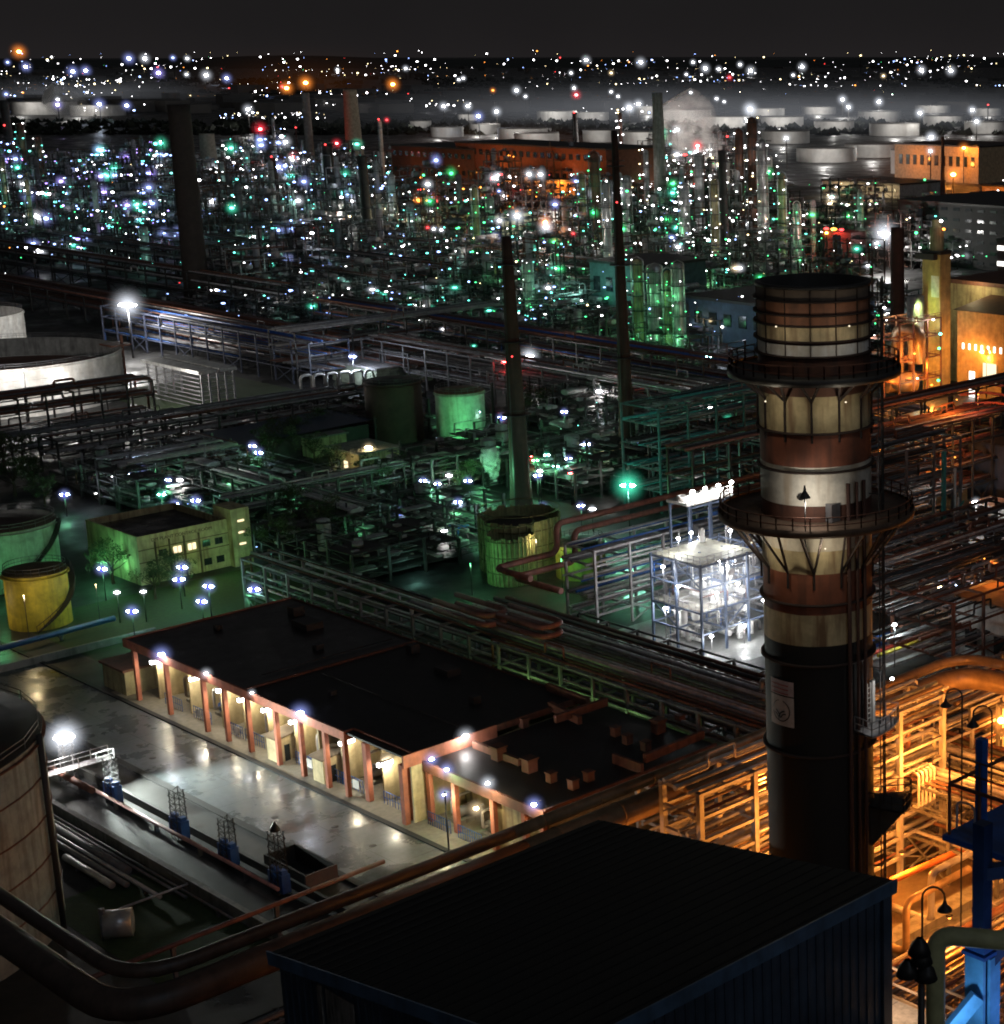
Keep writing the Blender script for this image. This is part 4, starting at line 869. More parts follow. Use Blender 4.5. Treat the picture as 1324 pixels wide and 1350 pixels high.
for k, (px, py) in enumerate(((618,800),(690,815))):
    x,y,_ = at(px,py,12.5); tt = thing('expansion_loop', (x,y,12.5), ('left','right')[k]+' one of two rusty rounded pipe loops on top of the dark rack', 'pipe loop')
    for j in range(2): MB().tube(bend([(x-1,y+6,12.4-j*1.2),(x-1,y-5,12.4-j*1.2),(x+2.4,y-5,12.4-j*1.2),(x+2.4,y+6,12.4-j*1.2)],1.6,6),.35,10).build('loop', redp, tt)
# bright unit
t = thing('process_unit', (160,175,0), 'open steel process unit flooded with white light left of the chimney', 'process unit')
fr = MB(); ux0,ux1,uy0,uy1 = 158.5,171.5,174,184
for x_ in (158.5,163,167.3,171.5):
    for y_ in (174,179,184): fr.beam((x_,y_,0),(x_,y_,13),.3)
for z in (3.2,6.2,9.6,12.8):
    for y_ in (174,179,184): fr.beam((ux0,y_,z-.15),(ux1,y_,z-.15),.22)
    for x_ in (158.5,163,167.3,171.5): fr.beam((x_,uy0,z-.15),(x_,uy1,z-.15),.22)
fr.beam((158.5,174,9.6),(158.5,179,12.6),.16); fr.beam((158.5,179,3.2),(158.5,184,6.1),.16); fr.beam((163,174,3.2),(167.3,174,6.1),.16)
for x_ in (168.5,172.5,176.5):
    for y_ in (187,191): fr.beam((x_,y_,0),(x_,y_,17.2),.3)
for z in (6,11,16.8): fr.beam((168.5,187,z),(176.5,187,z),.25).beam((168.5,191,z),(176.5,191,z),.25)
fr.build('steel_frame', M('blue_steel_lit', (.1,.13,.2), .5), t)
MB().box(158.6,174.1,6.2,166,183.9,6.28).build('deck', M('deck_plate', (.4,.38,.33), .6, streak=(.2,.15,.1)), t); MB().box(158.6,174.1,12.8,169,183.9,12.88).build('deck', M('deck_plate_b', (.36,.35,.27), .6, streak=(.2,.15,.1)), t); MB().box(166,178,6.2,171.5,183.9,6.28).build('deck', M('deck_plate_c', (.4,.38,.33), .6), t)
MB().rail([(158.5,174,6.3),(158.5,184,6.3)],1.1,1.2,.05).rail([(158.5,174,6.3),(166,174,6.3)],1.1,1.2,.05).rail([(158.5,174,12.9),(158.5,184,12.9)],1.1,1.2,.05).rail([(158.5,174,12.9),(169,174,12.9)],1.1,1.2,.05).build('railing', lgrey, t)
r = random.Random(4)
for _ in range(26):
    x_,y_ = r.uniform(160,171), r.uniform(175.5,183); z = r.choice((0,0,3.2,6.3,6.3,9.6,12.9)); vs = MB()
    if z == 12.9: x_ = r.uniform(164,168); y_ = r.uniform(179,183)
    k = r.random(); q = r.uniform(.25,.6)
    if k < .45: vs.tube([(x_,y_-1.,z+.8),(x_,y_+1.1,z+.8)], q, 14)
    else: vs.lathe(x_,y_,[(q,z),(q*1.1,z+.2),(q*1.1,z+1.7),(.01,z+2.1)],14)
    vs.build('vessel', white, t)
for j in range(150):
    x_,y_ = r.uniform(158.8,171), r.uniform(174.3,183.5); z = r.uniform(.6,12.2); q = r.choice((.04,.06,.08,.12,.16)); m_ = r.choice((white,silver,lgrey,white,silver,blue if j % 2 else white,redp if j % 3 == 0 else silver,yellowt if j % 4 == 0 else lgrey))
    if r.random() < .5: x2 = min(171.5,x_+r.uniform(1.5,6)); p_ = [(x_,y_,z),(x2,y_,z),(x2,y_,max(.3,z-r.uniform(.8,4)))]
    else: y2 = min(184,y_+r.uniform(1.5,6)); p_ = [(x_,y_,z),(x_,y2,z),(x_,y2,max(.3,z-r.uniform(.8,4)))]
    if j < 96: MB().tube(bend(p_,q*2.5),q,7).build('pipe', m_, t)
fc = MB()
for k in range(4): fc.lathe(169.3+k*2.2,189,[(1.0,17.6),(1.0,18.2),(.85,18.3)],14)
fc.box(168,186.8,17.2,177,191.2,17.6); fc.rail([(168,186.8,17.7),(177,186.8,17.7)],1.1,1.,.06); fc.build('fan_cooler', white, t)
for x2_ in (169,171.4,174,176.6): MB().beam((x2_,186.7,17.6),(x2_,186.7,19.2),.06).lathe_el(x2_,186.6,19.3,.32,.32,.25).build('lamp', EMB['w'], t); plight(x2_-.3,186.2,18.9,260,'w',.2,t)
for (x_,y_,z) in ((158,178,9.4),(161,173.6,8.6),(165,173.6,9.),(170,173.7,5.4),(159,182,5.2),(164,176,11.9),(168,178,15.2),(161,181,15.),(166,173.6,2.6),(160,173.8,2.6),(158,181,11.6),(170,181,9.),(167,185,13.9),(172,186,9)):
    MB().lathe_el(x_,y_,z,.26,.26,.18).build('lamp', EMB['w'], t); plight(x_-.25,y_-.35,z-.5,620,'w',.25,t,col=(.95,.98,1))
    MB().beam((x_,y_,z),(x_,y_,12.9 if z > 13 else (6.3 if z > 6.5 else 0)),.05).build('lamp_pole', grey, t)
glow_ball(t,164,176,9,11,'w',.35)  # painted glow filling the whole unit
ground('unit_floor', MB().box(152,168,0,184,192,.02), wet('pale_unit_floor', (.2,.2,.19), .45, .3, .25, .7))
rack('blue steel frame between the bright unit and the chimney', 'x', 173, 190, 175, 184, [3.5,7,10.5,14], 5, PW, lgrey, 15)
rack('low pipe rack in shadow in front of the bright unit', 'y', 126, 196, 148.5, 155, [1.4,2.8], 6.5, PD, dark, 16)
# floating pipework right of chimney: tall grey lattice, teal column
rack('tall grey lattice frame right of the chimney', 'x', 186, 219, 178, 188, [4,8,12,15,18,20.5], 6.5, (grey,dark,rust), grey, 17)
t = thing('lattice_column', (213.9,178,0), 'teal steel column standing before the grey lattice frame', 'column'); MB().beam((213.9,177.2,0),(213.9,177.2,19),.55).beam((213.9,177.2,6),(219,177.2,10),.2).build('shaft', teal, t)
t = thing('vent_pipe', (216,177,0), 'slim pale twin vent pipe before the grey lattice frame', 'pipe'); MB().tube([(216,176.6,0),(216,176.6,16)],.22,8).build('pipe_run', white, t); MB().tube([(216.8,176.6,0),(216.8,176.6,11)],.18,8).tube([(216,176.6,.6),(222,176.6,.6)],.2,8).build('branch', white, t)
rack('high dark pipe bridge behind the chimney', 'x', 190, 335, 209.5, 215.5, [6,10,14,18.5], 8, (rust,grey,dark,redp), dark, 18)
rack('tangled dark pipe rack below the main pipes right of the chimney', 'x', 171, 196, 140, 156, [4,8,11.5], 6, PD, rust, 19)
rack('dark pipe rack beneath the grey lattice', 'x', 182, 222, 160, 175, [3.5,7,10], 6, (grey,lgrey,rust), dark, 20)
rack('orange-tinted pipe rack behind the grey lattice', 'x', 222, 256, 196, 206, [5,9,13,17], 6, (redp,lgrey,rust), dark, 38)
for k, (x_,y_,z) in enumerate(((236,193,12),(245,200,20),(228,206,16))):
    tt = thing('sodium_lamp', (x_,y_,z), ORD[k]+' sodium lamp inside the orange-tinted rack, from the viewer', 'lamp'); MB().lathe_el(x_,y_,z,.15,.15,.1).build('bulb', EM['o'], tt); MB().beam((x_,y_,z+.1),(x_+1.5,y_,z+.1),.07).build('arm', dark, tt); plight(x_,y_,z-.4,2200,'o',.3,tt)
# right side buildings
t = thing('transformer_house', (182.4,150,0), 'pale concrete building with sodium-lit reddish roof at the right edge', 'building')
MB().box(182.2,128,0,200,148.6,8).build('wall', M('pale_render', (.42,.43,.43), .8, streak=(.15,.15,.14)), t); MB().box(181.8,127.6,8,200.4,149,8.3).build('roof', M('tan_roof', (.35,.2,.12), .8), t)
for y_ in (131,136,141,146): MB().box(182.05,y_-1.,1.2,182.18,y_+1.,3.8).build('window', glass, t)
x_,y_,z_ = 190,150,11.5; tt = thing('sodium_lamp', (x_,y_,z_), 'sodium lamp lighting the reddish roof at the right edge', 'lamp'); MB().lathe_el(x_,y_,z_,.12,.12,.1).build('bulb', EM['o'], tt); MB().beam((x_,y_,0),(x_,y_,z_-.1),.12).build('pole', dark, tt); plight(x_-.3,y_-2.,z_-.3,900,'o',.3,tt)
rack('rusty open framework over the pale building', 'x', 170, 200, 124, 127.4, [5,9,12], 5, PD, rust, 21)
t = thing('dark_block', (256,196,0), 'plain dark blue block building at the right edge', 'building'); MB().box(252,180,0,275,203,11).build('wall', M('navy_wall', (.05,.06,.09), .7), t); MB().box(251.6,179.6,11,275.4,203.4,11.3).build('roof', dark, t)
t = thing('loading_shelter', (236,182,0), 'small white-lit shelter on the wet court at the right edge', 'shelter')
x_,y_,_ = at(1300,690); MB().box(x_-1,y_-9,3.4,x_+5,y_+3,3.6).build('roof', lgrey, t)
for a in (-8,-3,2): MB().beam((x_,y_+a,0),(x_,y_+a,3.4),.2).build('post', lgrey, t)
MB().box(x_+4.6,y_-9,0,x_+4.8,y_+3,3.4).build('wall', white, t)
ground('court_pavement', MB().box(206,150,0,262,178,.01), wet('wet_court', (.12,.12,.11), .5, .1, .15, .6))
lamp_post(1287,662,None,5.5,'w',P=2600,r=.4,label='white lamp over the wet court at the right edge')
lamp_post(1258,772,None,7,'b',P=300,r=.25,label='small blue-white lamp by the tangled racks right of the chimney'); lamp_post(1239,774,None,7,'y',P=250,r=.2,label='small warm lamp by the tangled racks right of the chimney')
x_,y_ = 205,163; t = thing('pump_skid', (196,176,0), 'brightly lit skid with red and blue pipes just right of the chimney', 'pump skid')
xx,yy,_ = at(1175,870); 
for k,(m_,dy) in enumerate(((white,0),(red_m,1.2),(blue,2.4),(yellowt,-1.2),(blue,3.4))): MB().tube([(xx-4,yy+dy,1+.3*k),(xx+9,yy+dy,1+.3*k)],.28,8).build('pipe', m_, t)
MB().box(xx-4,yy-2,0,xx+9,yy+5,.3).build('base_slab', lgrey, t); MB().lathe_el(xx-2,yy-2.4,6,.3,.3,.2).build('lamp', EMB['w'], t); MB().beam((xx-2,yy-2.4,0),(xx-2,yy-2.4,6),.12).build('lamp_pole', grey, t); plight(xx-2,yy-2.4,5.4,1100,'c',.2,t,col=(.85,1,.97))
# furnace and yellow stack area
x_,y_,_ = at(1228,520); D = math.hypot(x_,y_); z_ = zat(x_,y_,335); w_ = 36*D/2370
t = thing('heater_stack', (x_,y_,0), 'tall square yellowish heater stack with dark cap beside the orange-lit furnace', 'chimney')
MB().box(x_,y_-w_*.42,0,x_+w_*.6,y_+w_*.42,z_).build('shaft', M('yellow_render', (.5,.4,.16), .75, streak=(.3,.2,.1), sa=.4), t)
MB().box(x_-.2,y_-w_*.42-.2,z_,x_+w_*.6+.2,y_+w_*.42+.2,z_+.8).box(x_-1.5,y_-w_*.3,z_-1.2,x_-.05,y_+w_*.6,z_+.2).build('cap', dark, t)
MB().box(x_-.06,y_-w_*.42+.3,z_*.7,x_-.02,y_,z_*.85).build('panel', white, t)
MB().lathe(x_+2,y_,[(1.7,z_+.8),(1.7,z_+6),(1.2,z_+6.3),(1.2,z_+8)],12).build('vent_hood', creamd, t)
for (dx,dy,dz,k) in ((-1.5,-3.5,z_*.12,'g'),(-1.5,-3.7,z_*.35,'g'),(-1,-3.7,z_*.45,'c'),(-1,4,z_*.4,'w'),(-2,3,z_+5,'g'),(0,-3,z_+8,'w'),(1,-3,z_+6,'o')): MB().lathe_el(x_+dx,y_+dy,dz,.4,.4,.3).build('lamp', EM[k], t)
plight(x_-6,y_-3,8,2500,'o',.5,t); plight(x_-5,y_+4,18,1800,'y',.5,t); plight(x_+1,y_-9,12,1200,'o',.5,t); plight(x_-4,y_+1,z_*.65,900,'g',.4,t,col=(.7,1,.3))
t = thing('furnace', (x_-14,y_+4,0), 'cluster of orange-lit furnace ducts and elbows left of the yellowish stack', 'furnace')
a,b = x_-9, y_+3
MB().tube(bend([(a,b,3),(a,b,17),(a+1,b-6,17),(a+1,b-6,9)],3,6),1.5,16).build('duct', orange_pipe, t); MB().tube([(a+4,b-1,8),(a+4,b-1,24)],1.1,14).tube([(a+7,b-1,8),(a+7,b-1,24)],1.1,14).build('vessel', lgrey, t)
MB().tube([(a-4,b,4),(a+3,b-3,4)],2.3,16).build('drum', orange_pipe, t); q = MB()
for i in range(4):
    for j in range(3): q.beam((a-6+i*5,b-6+j*5,0),(a-6+i*5,b-6+j*5,19),.35)
for z in (5,10,15,19): 
    for j in range(3): q.beam((a-6,b-6+j*5,z),(a+9,b-6+j*5,z),.3)
    for i in range(4): q.beam((a-6+i*5,b-6,z),(a-6+i*5,b+4,z),.3)
    q.rail([(a-6,b-6,z+.1),(a+9,b-6,z+.1)],1.1,2,.09)
q.build('steel_frame', rust, t)
for (dx,dy,dz,P,k) in ((-8,-3,7,3500,'o'),(-3,-8,12,3000,'o'),(2,-9,4,2600,'o'),(-7,3,16,900,'w'),(5,-7,19,700,'w'),(-2,-8,6,500,'c')): MB().lathe_el(a+dx,b+dy,dz,.3,.3,.2).build('lamp', EM[k], t); plight(a+dx-.3,b+dy-.4,dz-.5,P,k,.4,t)
stack(1184,480,300,17,19,M('dark_red_stack',(.06,.022,.02),.8),'dark reddish stack behind the top of the chimney',rings=False)
x_,y_,_ = at(1262,520); 
t = thing('compressor_house', (x_,y_,0), 'big ochre building with lit windows and sloping roof at the right edge', 'building')
zr = zat(x_,y_,408)
MB().box(x_,y_-40,0,x_+26,y_,zr).build('wall', M('ochre_wall', (.45,.32,.14), .8, streak=(.2,.13,.06), sa=.3), t); MB().poly([(x_-.8,y_+.8,zr),(x_-.8,y_-40,zr),(x_+27,y_-40,zr+4),(x_+27,y_+.8,zr+4)]).build('roof', M('brown_sheet_roof', (.14,.08,.05), .7), t)
for k in range(7): MB().box(x_-.1,y_-2.2-k*1.9,zr*.55,x_-.05,y_-1.6-k*1.9,zr*.62).build('window', EMP, t)
MB().box(x_-.1,y_-12,zr*.18,x_-.05,y_-8,zr*.42).build('window', EMW, t); MB().box(x_-.1,y_-5.5,0,x_-.05,y_-3.8,zr*.3).build('door', EMP, t)
MB().box(x_+12,y_+.05,zr*.2,x_+16,y_+.1,zr*.4).build('window', EMW, t)
lamp_post(1301,464,None,zr*.55,'o',P=1800,r=1.0,label='bright sodium lamp on a pole before the ochre building')
t = thing('workshop', (x_+20,y_+12,0), 'long dark-roofed building with pale upper wall behind the ochre building', 'building'); MB().box(x_+14,y_-30,0,x_+50,y_+14,zr+4).build('wall', creamd, t); MB().box(x_+13.5,y_-30,zr+4,x_+51,y_+15,zr+5).build('roof', rust, t); plight(x_+10,y_+4,zr+5,1500,'y',.5,t)
# neon-red pipes top right
for k in range(3):
    x2,y2,_ = at(1262+k*4,508+k*9,18); pipe('pipe', ORD[k]+' pinkish-red lit pipe above the rack at the right edge, from the top', [(x2,y2,18-k*.5),(x2+5,y2-1-k,18-k*.5),(x2+6,y2-24,18-k*.5)], .28, M('pink_red_pipe',(.8,.2,.15),.4))
x2,y2,_ = at(1290,520,21); tt = thing('sodium_lamp', (x2,y2,21), 'small reddish lamp over the pinkish-red pipes', 'lamp'); MB().lathe_el(x2,y2,21,.15,.15,.1).build('bulb', EM['o'], tt); MB().beam((x2,y2,16),(x2,y2,21),.1).build('pole', dark, tt); plight(x2,y2,20.4,1300,'r',.3,tt,col=(1,.25,.12))

# control-room building
t = thing('control_building', (125,262,0), 'two-storey cream control building with a parapet roof, lit green at one end', 'building')
bx0,bx1,by0,by1,bh = 125.4,140.2,265.2,282,7.6
MB().box(bx0,by0,0,bx1,by1,bh-.9).build('wall', creamd, t)
MB().box(bx0,by0,bh-.9,bx1,by0+.3,bh+.2).box(bx0,by0+.3,bh-.9,bx0+.3,by1,bh+.2).box(bx1-.3,by0+.3,bh-.9,bx1,by1,bh+.2).box(bx0+.3,by1-.3,bh-.9,bx1-.3,by1,bh+.2).build('parapet', creamd, t)
MB().box(bx0+.3,by0+.3,bh-.9,bx1-.3,by1-.3,bh-.85).build('roof', wet('wet_roof',(.03,.03,.03),.5,.2), t)
MB().box(bx1+.02,by0-1.4,0,bx1+3.2,by0+4,bh+1.9).build('stair_tower', creamd, t)
for k in range(4): MB().box(bx1+1.1,by0-1.46,1.6+k*1.9,bx1+2.2,by0-1.41,1.9+k*1.9).build('window', EMW if k > 0 else creamd, t)
for k, xx in enumerate((3.2,5.6,8,10.4,12.5)):
    fr_ = MB().box(bx0+xx,by0-.08,4.05,bx0+xx+1.3,by0-.02,5.1).build('window', (glass,EMW,EMW,glass,glass)[k], t); MB().box(bx0+xx+.6,by0-.12,4.05,bx0+xx+.68,by0-.08,5.1).build('frame', dark, fr_); fr_.children[0].location = (0,0,0)
for k, xx in enumerate((1.2,10.4,12.5)): MB().box(bx0+xx,by0-.08,1.,bx0+xx+1.3,by0-.02,2.1).build('window', glass, t)
MB().box(bx0,by0-.14,3.5,bx1,by0-.02,3.65).box(bx0,by0-.14,5.5,bx1,by0-.02,5.62).build('string_course', M('band_brown',(.12,.08,.04),.8), t)
for xx in (2.6,4.9,7.3,9.8): MB().box(bx0+xx,by0-.3,0,bx0+xx+.2,by0-.05,bh-1).build('drainpipe', M('drain_brown',(.1,.07,.04),.8), t)
cu = bpy.data.curves.new('sign_text','FONT'); cu.body = 'DM PLANT CONTROL ROOM'; cu.size = .74; cu.extrude = .02
to = bpy.data.objects.new('tmp', cu); C.objects.link(to); me = bpy.data.meshes.new_from_object(to.evaluated_get(bpy.context.evaluated_depsgraph_get())); bpy.data.objects.remove(to)
for v in me.vertices: a,b,c = v.co; v.co = (bx0+2.2+a*1.02, by0-.06-c, bh-.95+b)
me.materials.clear(); link('sign_text', me, M('letter_brown',(.08,.04,.03),.7), t)
for k,(px,py,P) in enumerate([(135,750,420),(240,748,240),(236,764,200),(275,773,260),(335,777,200),(266,793,180),(174,806,260),(154,781,90),(189,780,90)]):
    lamp_post(px,py,None,4.6 if k else 5,'b' if P > 100 else 'w',P=P*.8,r=.5 if P > 100 else .25,lk='g',label='blue-white lamp %s' % ['at the green-lit end of the control building','high before the control building windows','just below the lamp before the control building','below right of the control building windows','alone on the grass right of the control building','on the path nearest the hall roof','by the wet path nearest the yellow tank','small and pale, left among the bushes by the yellow tank','small and pale, right among the bushes by the yellow tank'][k])
    bpy.context.scene.collection.objects[-1]
for o in bpy.data.lights:
    pass
plight(122.5,270,3.5,900,'g',.3,t); plight(140,258,3.5,260,'g',.3,t); plight(132,257.5,4,420,'y',.3,t,col=(.72,1,.3))
# tanks left
tank(113.3,283.5,7.6,9.6,greent,'large dim green-lit tank at the left behind the yellow tank',rm=M('brown_tank_roof',(.07,.05,.04),.8),bands=0)
tank(106.8,258.2,4.2,8.0,yellowt,'yellow tank with a stair winding round it at the left',rm=M('brown_tank_roof_b',(.12,.09,.04),.8))
tank(96.5,267,4.4,4.6,yellowt,'small yellow-green tank cut by the left edge',stair=False)
for (x_,y_,z_,P,k) in ((106,272,5,550,'g'),(99,261,4,260,'y'),(101.5,250,7,520,'y'),(104,286,6,500,'g'),(112,251,6,160,'y')):
    tt = thing('work_lamp', (x_,y_,0), 'small work lamp on a post among the left tanks', 'lamp', 'work lamps among the left tanks'); MB().lathe_el(x_,y_,z_,.1,.1,.08).build('bulb', EM[k], tt); MB().beam((x_,y_,0),(x_,y_,z_),.08).build('pole', dark, tt); plight(x_,y_-.2,z_-.3,P,k,.2,tt)
pipe('pipe', 'fat blue pipe running along the road below the yellow tank', [(80,246,1.2),(113,248.6,1.2)], .42, M('dark_blue_pipe',(.02,.06,.2),.45), supports=[(85,246.4,1.2),(95,247.2,1.2),(105,248,1.2)])
t = thing('boundary_wall', (90,242,0), 'low concrete wall along the road below the yellow tank', 'wall'); MB().box(80,240.5,0,115,240.9,1.).build('wall', conc, t)
# yellow-green board-clad cooling towers and dark tank
for (x_,y_,R_,h_,lb) in ((164.2,223.6,3.6,7.6,'narrow board-clad round tower in front of the wide one'),(170.5,229.5,6.3,8.6,'wide board-clad round tower with ragged open top')):
    t = thing('cooling_tower', (x_,y_,0), lb+', lit yellow-green', 'tower'); q = MB(); r = random.Random(int(x_))
    for k in range(34):
        a = 2*pi*k/34; b = a+2*pi/34*.97; hh_ = h_+r.uniform(-.35,.35); q.poly([(x_+R_*cos(a),y_+R_*sin(a),0),(x_+R_*cos(b),y_+R_*sin(b),0),(x_+R_*cos(b),y_+R_*sin(b),hh_),(x_+R_*cos(a),y_+R_*sin(a),hh_)])
        q.beam((x_+R_*1.02*cos(a),y_+R_*1.02*sin(a),0),(x_+R_*1.02*cos(a),y_+R_*1.02*sin(a),h_),.16)
    q.build('board_cladding', wood, t); g = MB()
    for z in (2,4.5,7,9.5): g.lathe(x_,y_,[(R_+.05,z),(R_+.2,z),(R_+.2,z+.14),(R_+.05,z+.14)],34)
    g.build('hoop', M('hoop_brown',(.12,.11,.05),.8), t); MB().lathe(x_,y_,[(R_*.97,h_-1.8),(.01,h_-1.5)],24).build('fan_deck', dark, t)
tank(173.5,218.2,3.9,5.4,M('green_yellow_tank',(.35,.4,.08),.6,streak=(.12,.12,.04)),'squat dark-topped tank lit yellow-green beside the board-clad towers',rm=dark,stair=False)
for (x_,y_,z_,P,k,lb) in ((155.5,222,5,620,'g','green work lamp left of the board-clad towers'),(166,219.5,7,480,'y','warm work lamp before the board-clad towers'),(166,213.5,5,480,'g','green work lamp before the squat dark-topped tank')):
    tt = thing('work_lamp', (x_,y_,0), lb, 'lamp'); MB().lathe_el(x_,y_,z_,.08,.08,.07).build('bulb', EM[k], tt); MB().beam((x_,y_,0),(x_,y_,z_),.08).build('pole', dark, tt); plight(x_,y_-.2,z_-.3,P,k,.2,tt)
# brown and green tank pair
tank(214.5,330,5.9,12.6,M('dark_brown_tank',(.06,.04,.03),.8),'dark brown tank left of the green tank in the middle distance',rm=dark,stair=False)
tank(218.2,311.5,5.0,12.2,greent,'tall pale tank lit bright green in the middle distance',rm=rust,bands=0)
for (px,py,gz,P,k,s,lb) in ((617,542,8,700,'b',.5,'blue-white lamp on the green tank, left of two'),(630,543,8,420,'b',.35,'blue-white lamp on the green tank, right of two')):
    lamp_post(px,py,None,gz,k,P=P*.6,r=s,label=lb)
tt = thing('work_lamp', (211,301,0), 'green work lamp at the foot of the green tank', 'lamp'); MB().beam((211,301,0),(211,301,6),.1).build('pole', dark, tt); MB().lathe_el(211,301,6,.15,.15,.1).build('bulb', EM['g'], tt); plight(211,301,5.6,3200,'g',.3,tt)
# stacks
sb = M('stack_rust',(.055,.03,.024),.85,streak=(.02,.015,.012))
stack(688,668,312,13,26,sb,'nearest tall dark tapering stack with a red beacon, left of the centre',beacon=('r',.57))
stack(829,625,172,8,20,sb,'slim dark stack rising right of the centre to the far lamps',beacon=('r',.8))
stack(262,405,138,25,29,M('brown_brick',(.035,.026,.022),.9),'thick square-shouldered brown stack at the left',rings=False)
stack(440,300,190,12,15,dark,'short dark stack with red lamp left of the steam plume',beacon=('r',1.))
stack(485,310,205,11,13,dark,'short dark stack right of the steam plume')
stack(368,305,208,7,9,sb,'thin dark stack left of the steam plume',beacon=('r',1.02))
stack(873,300,122,13,17,M('pale_stack',(.32,.31,.28),.8,streak=(.15,.13,.1)),'pale concrete stack right of the centre',P=1,rings=False)
stack(508,265,158,5,6,white,'thin white stack with a red lamp on top',beacon=('r',1.01))
stack(468,205,118,16,20,M('tan_stack',(.4,.32,.22),.8),'tan concrete stack on the far left skyline',rings=False)
stack(414,262,122,9,10,M('far_stack',(.22,.19,.17),.8),'grey-brown far stack under the orange lamps',rings=False)
stack(278,235,176,17,20,M('far_pale_stack',(.3,.27,.22),.8),'pale stump of a stack right of the thick brown stack',rings=False)
stack(956,350,198,10,13,dark,'dark slender stack among the lit columns',rings=True)
stack(762,240,148,6,9,dark,'thin dark far stack with red beacon above the white tanks',beacon=('r',1.))
stack(18,240,132,9,11,dark,'thin dark stack at the far left edge',beacon=('r',.7))
stack(1243,260,180,4,6,rust,'thin rusty mast beside the sodium lamps',rings=False)
x_,y_,_ = at(1100,350); t = thing('red_topped_box', (x_,y_,0), 'dark box-shaped vent house with red lamps on its top edge behind the chimney', 'vent house'); zz = zat(x_,y_,305); MB().box(x_,y_-9,0,x_+9,y_+5,zz).build('wall', M('dark_red_box',(.08,.03,.03),.8), t)
MB().lathe_el(x_-1,y_-5,zz+1,1,1,.5).build('lamp', EM['r'], t); MB().lathe_el(x_-1,y_-1,zz+1,1.3,1.3,.6).build('lamp', EM['o'], t); MB().lathe_el(x_-1,y_+3,zz+1,1,1,.5).build('lamp', EM['r'], t); plight(x_-3,y_-2,zz+1,5000,'r',.5,t)
# white floating-roof tank, second beyond
MM = at(155,525)
wt_c = (180.5,438.5); tank(wt_c[0],wt_c[1],25.6,11.2,M('white_tank',(.6,.58,.55),.55,streak=(.3,.25,.2),sa=.35,scale=.3),'big white open-topped tank at the left edge',rm=rust,open_top=True,bands=3,stair=False,n=72)
tank(*at(-48,466)[:2],16,11,white,'second white open-topped tank just behind the big one at the left edge',rm=rust,open_top=True,bands=2,stair=False)
t = thing('stair_tower', (204,415,0), 'rusty gauge platform on the rim of the big white tank', 'platform'); MB().box(200,425,11.6,205,431,12.).box(203.5,427,0,204,427.5,14).build('platform', rust, t)
tmq = MB(); 
lamp_post(168,402,None,zat(*at(170,472)[:2],402),'w',P=26000,r=1.0,label='dazzling white floodlight on a tall mast behind the white tank',head=(2.4,.9)); 
lamp_post(828,640,None,zat(*at(829,708)[:2],640),'c',P=3800,r=.62,label='bright green-white floodlight on twin poles right of the centre',head=(2.0,1)); plight(*at(822,655,9)[:2],8.,2600,'g',.5)
lamp_post(1166,308,None,zat(*at(1166,358)[:2],308),'w',P=22000,r=1.35,label='bright white floodlight on a tall mast left of the dark reddish stack')
# blue-lit rack behind the white tank etc.
rack('blue-lit pipe rack with many tiers beside the white tank', 'y', 398, 505, 236, 247, [4,8,11], 8, PB, M('dull_blue_steel',(.06,.07,.11),.5), 22)
rack('long red-brown piped rack crossing the left side', 'y', 380, 720, 252, 262, [5,8.5], 12, (redp,rust,rust,grey), dark, 23, stubs=False)
pipe('pipe', 'long thin red pipe along the top of the left rack', [(250,452,9.2),(250,640,9.2)], .35, redp)
rack('dark pipe rack with white-lit pipes crossing behind the brown tank', 'x', 236, 300, 404, 416, [5,9,13], 8, (lgrey,grey,silver,rust), dark, 24)
rack('long pipe rack running from mid-left toward the chimney', 'y', 262, 458, 274, 284, [5,9,12.5], 9, (redp,grey,silver,rust,blue), dark, 25)
rack('parallel pipe rack in front of the long one', 'y', 255, 400, 252, 261, [4,7.5,10.5], 9, (grey,silver,rust,lgrey), grey, 26)
rack('low double rack running right across the middle', 'x', 152, 236, 350, 358, [4,7], 8, (grey,lgrey,lgrey,rust), dark, 27)
rack('lower twin of the double rack crossing the middle', 'x', 150, 222, 366, 371, [3,5.5], 8, (lgrey,grey), dark, 28)
rack('dark rack at the left edge below the white tank', 'x', 140, 186, 378, 388, [4,8,11], 6, PD, dark, 29)
rack('small rack in the green-lit pump area', 'y', 262, 318, 160, 166, [3.5,6], 6, (silver,lgrey,grey), dark, 30)
rack('long rack edging the green area toward the board-clad towers', 'x', 150, 205, 282, 287, [4,6.5], 7, (lgrey,silver,grey), dark, 31)
rack('dark rack with a teal end frame right of the slim stack', 'x', 208, 250, 238, 248, [4,8,12,16,19], 7, (grey,dark,teal), M('dark_teal_steel',(.05,.12,.12),.6), 32)
rack('rack with glimpsed white lamps beneath behind the slim stack', 'y', 236, 330, 268, 280, [5,9], 8, (lgrey,silver,grey), dark, 33)
rack('brownish rack on the right of the slim stack', 'x', 284, 340, 284, 292, [6,10], 9, (rust,redp,grey), dark, 34)
rack('pipe rack in shadow beyond the bright unit', 'y', 202, 262, 222, 230, [4,8,12], 7, PD, dark, 35)
rack('dense pipe rack left of the pump area', 'x', 150, 172, 318, 330, [3.5,7], 6, (lgrey,silver,white), dark, 36)
t = thing('fin_fan_bank', (206,404,0), 'white-lit slatted cooler bank behind the double rack', 'cooler')
q = MB()
for i in range(5):
    for b in (393,418): q.beam((205+i*2,b,0),(205+i*2,b,8),.35)
for z in range(9): q.beam((204.6,393,z),(204.6,418,z),.25,.12); q.beam((205,392.8,z),(213,392.8,z),.25,.12)
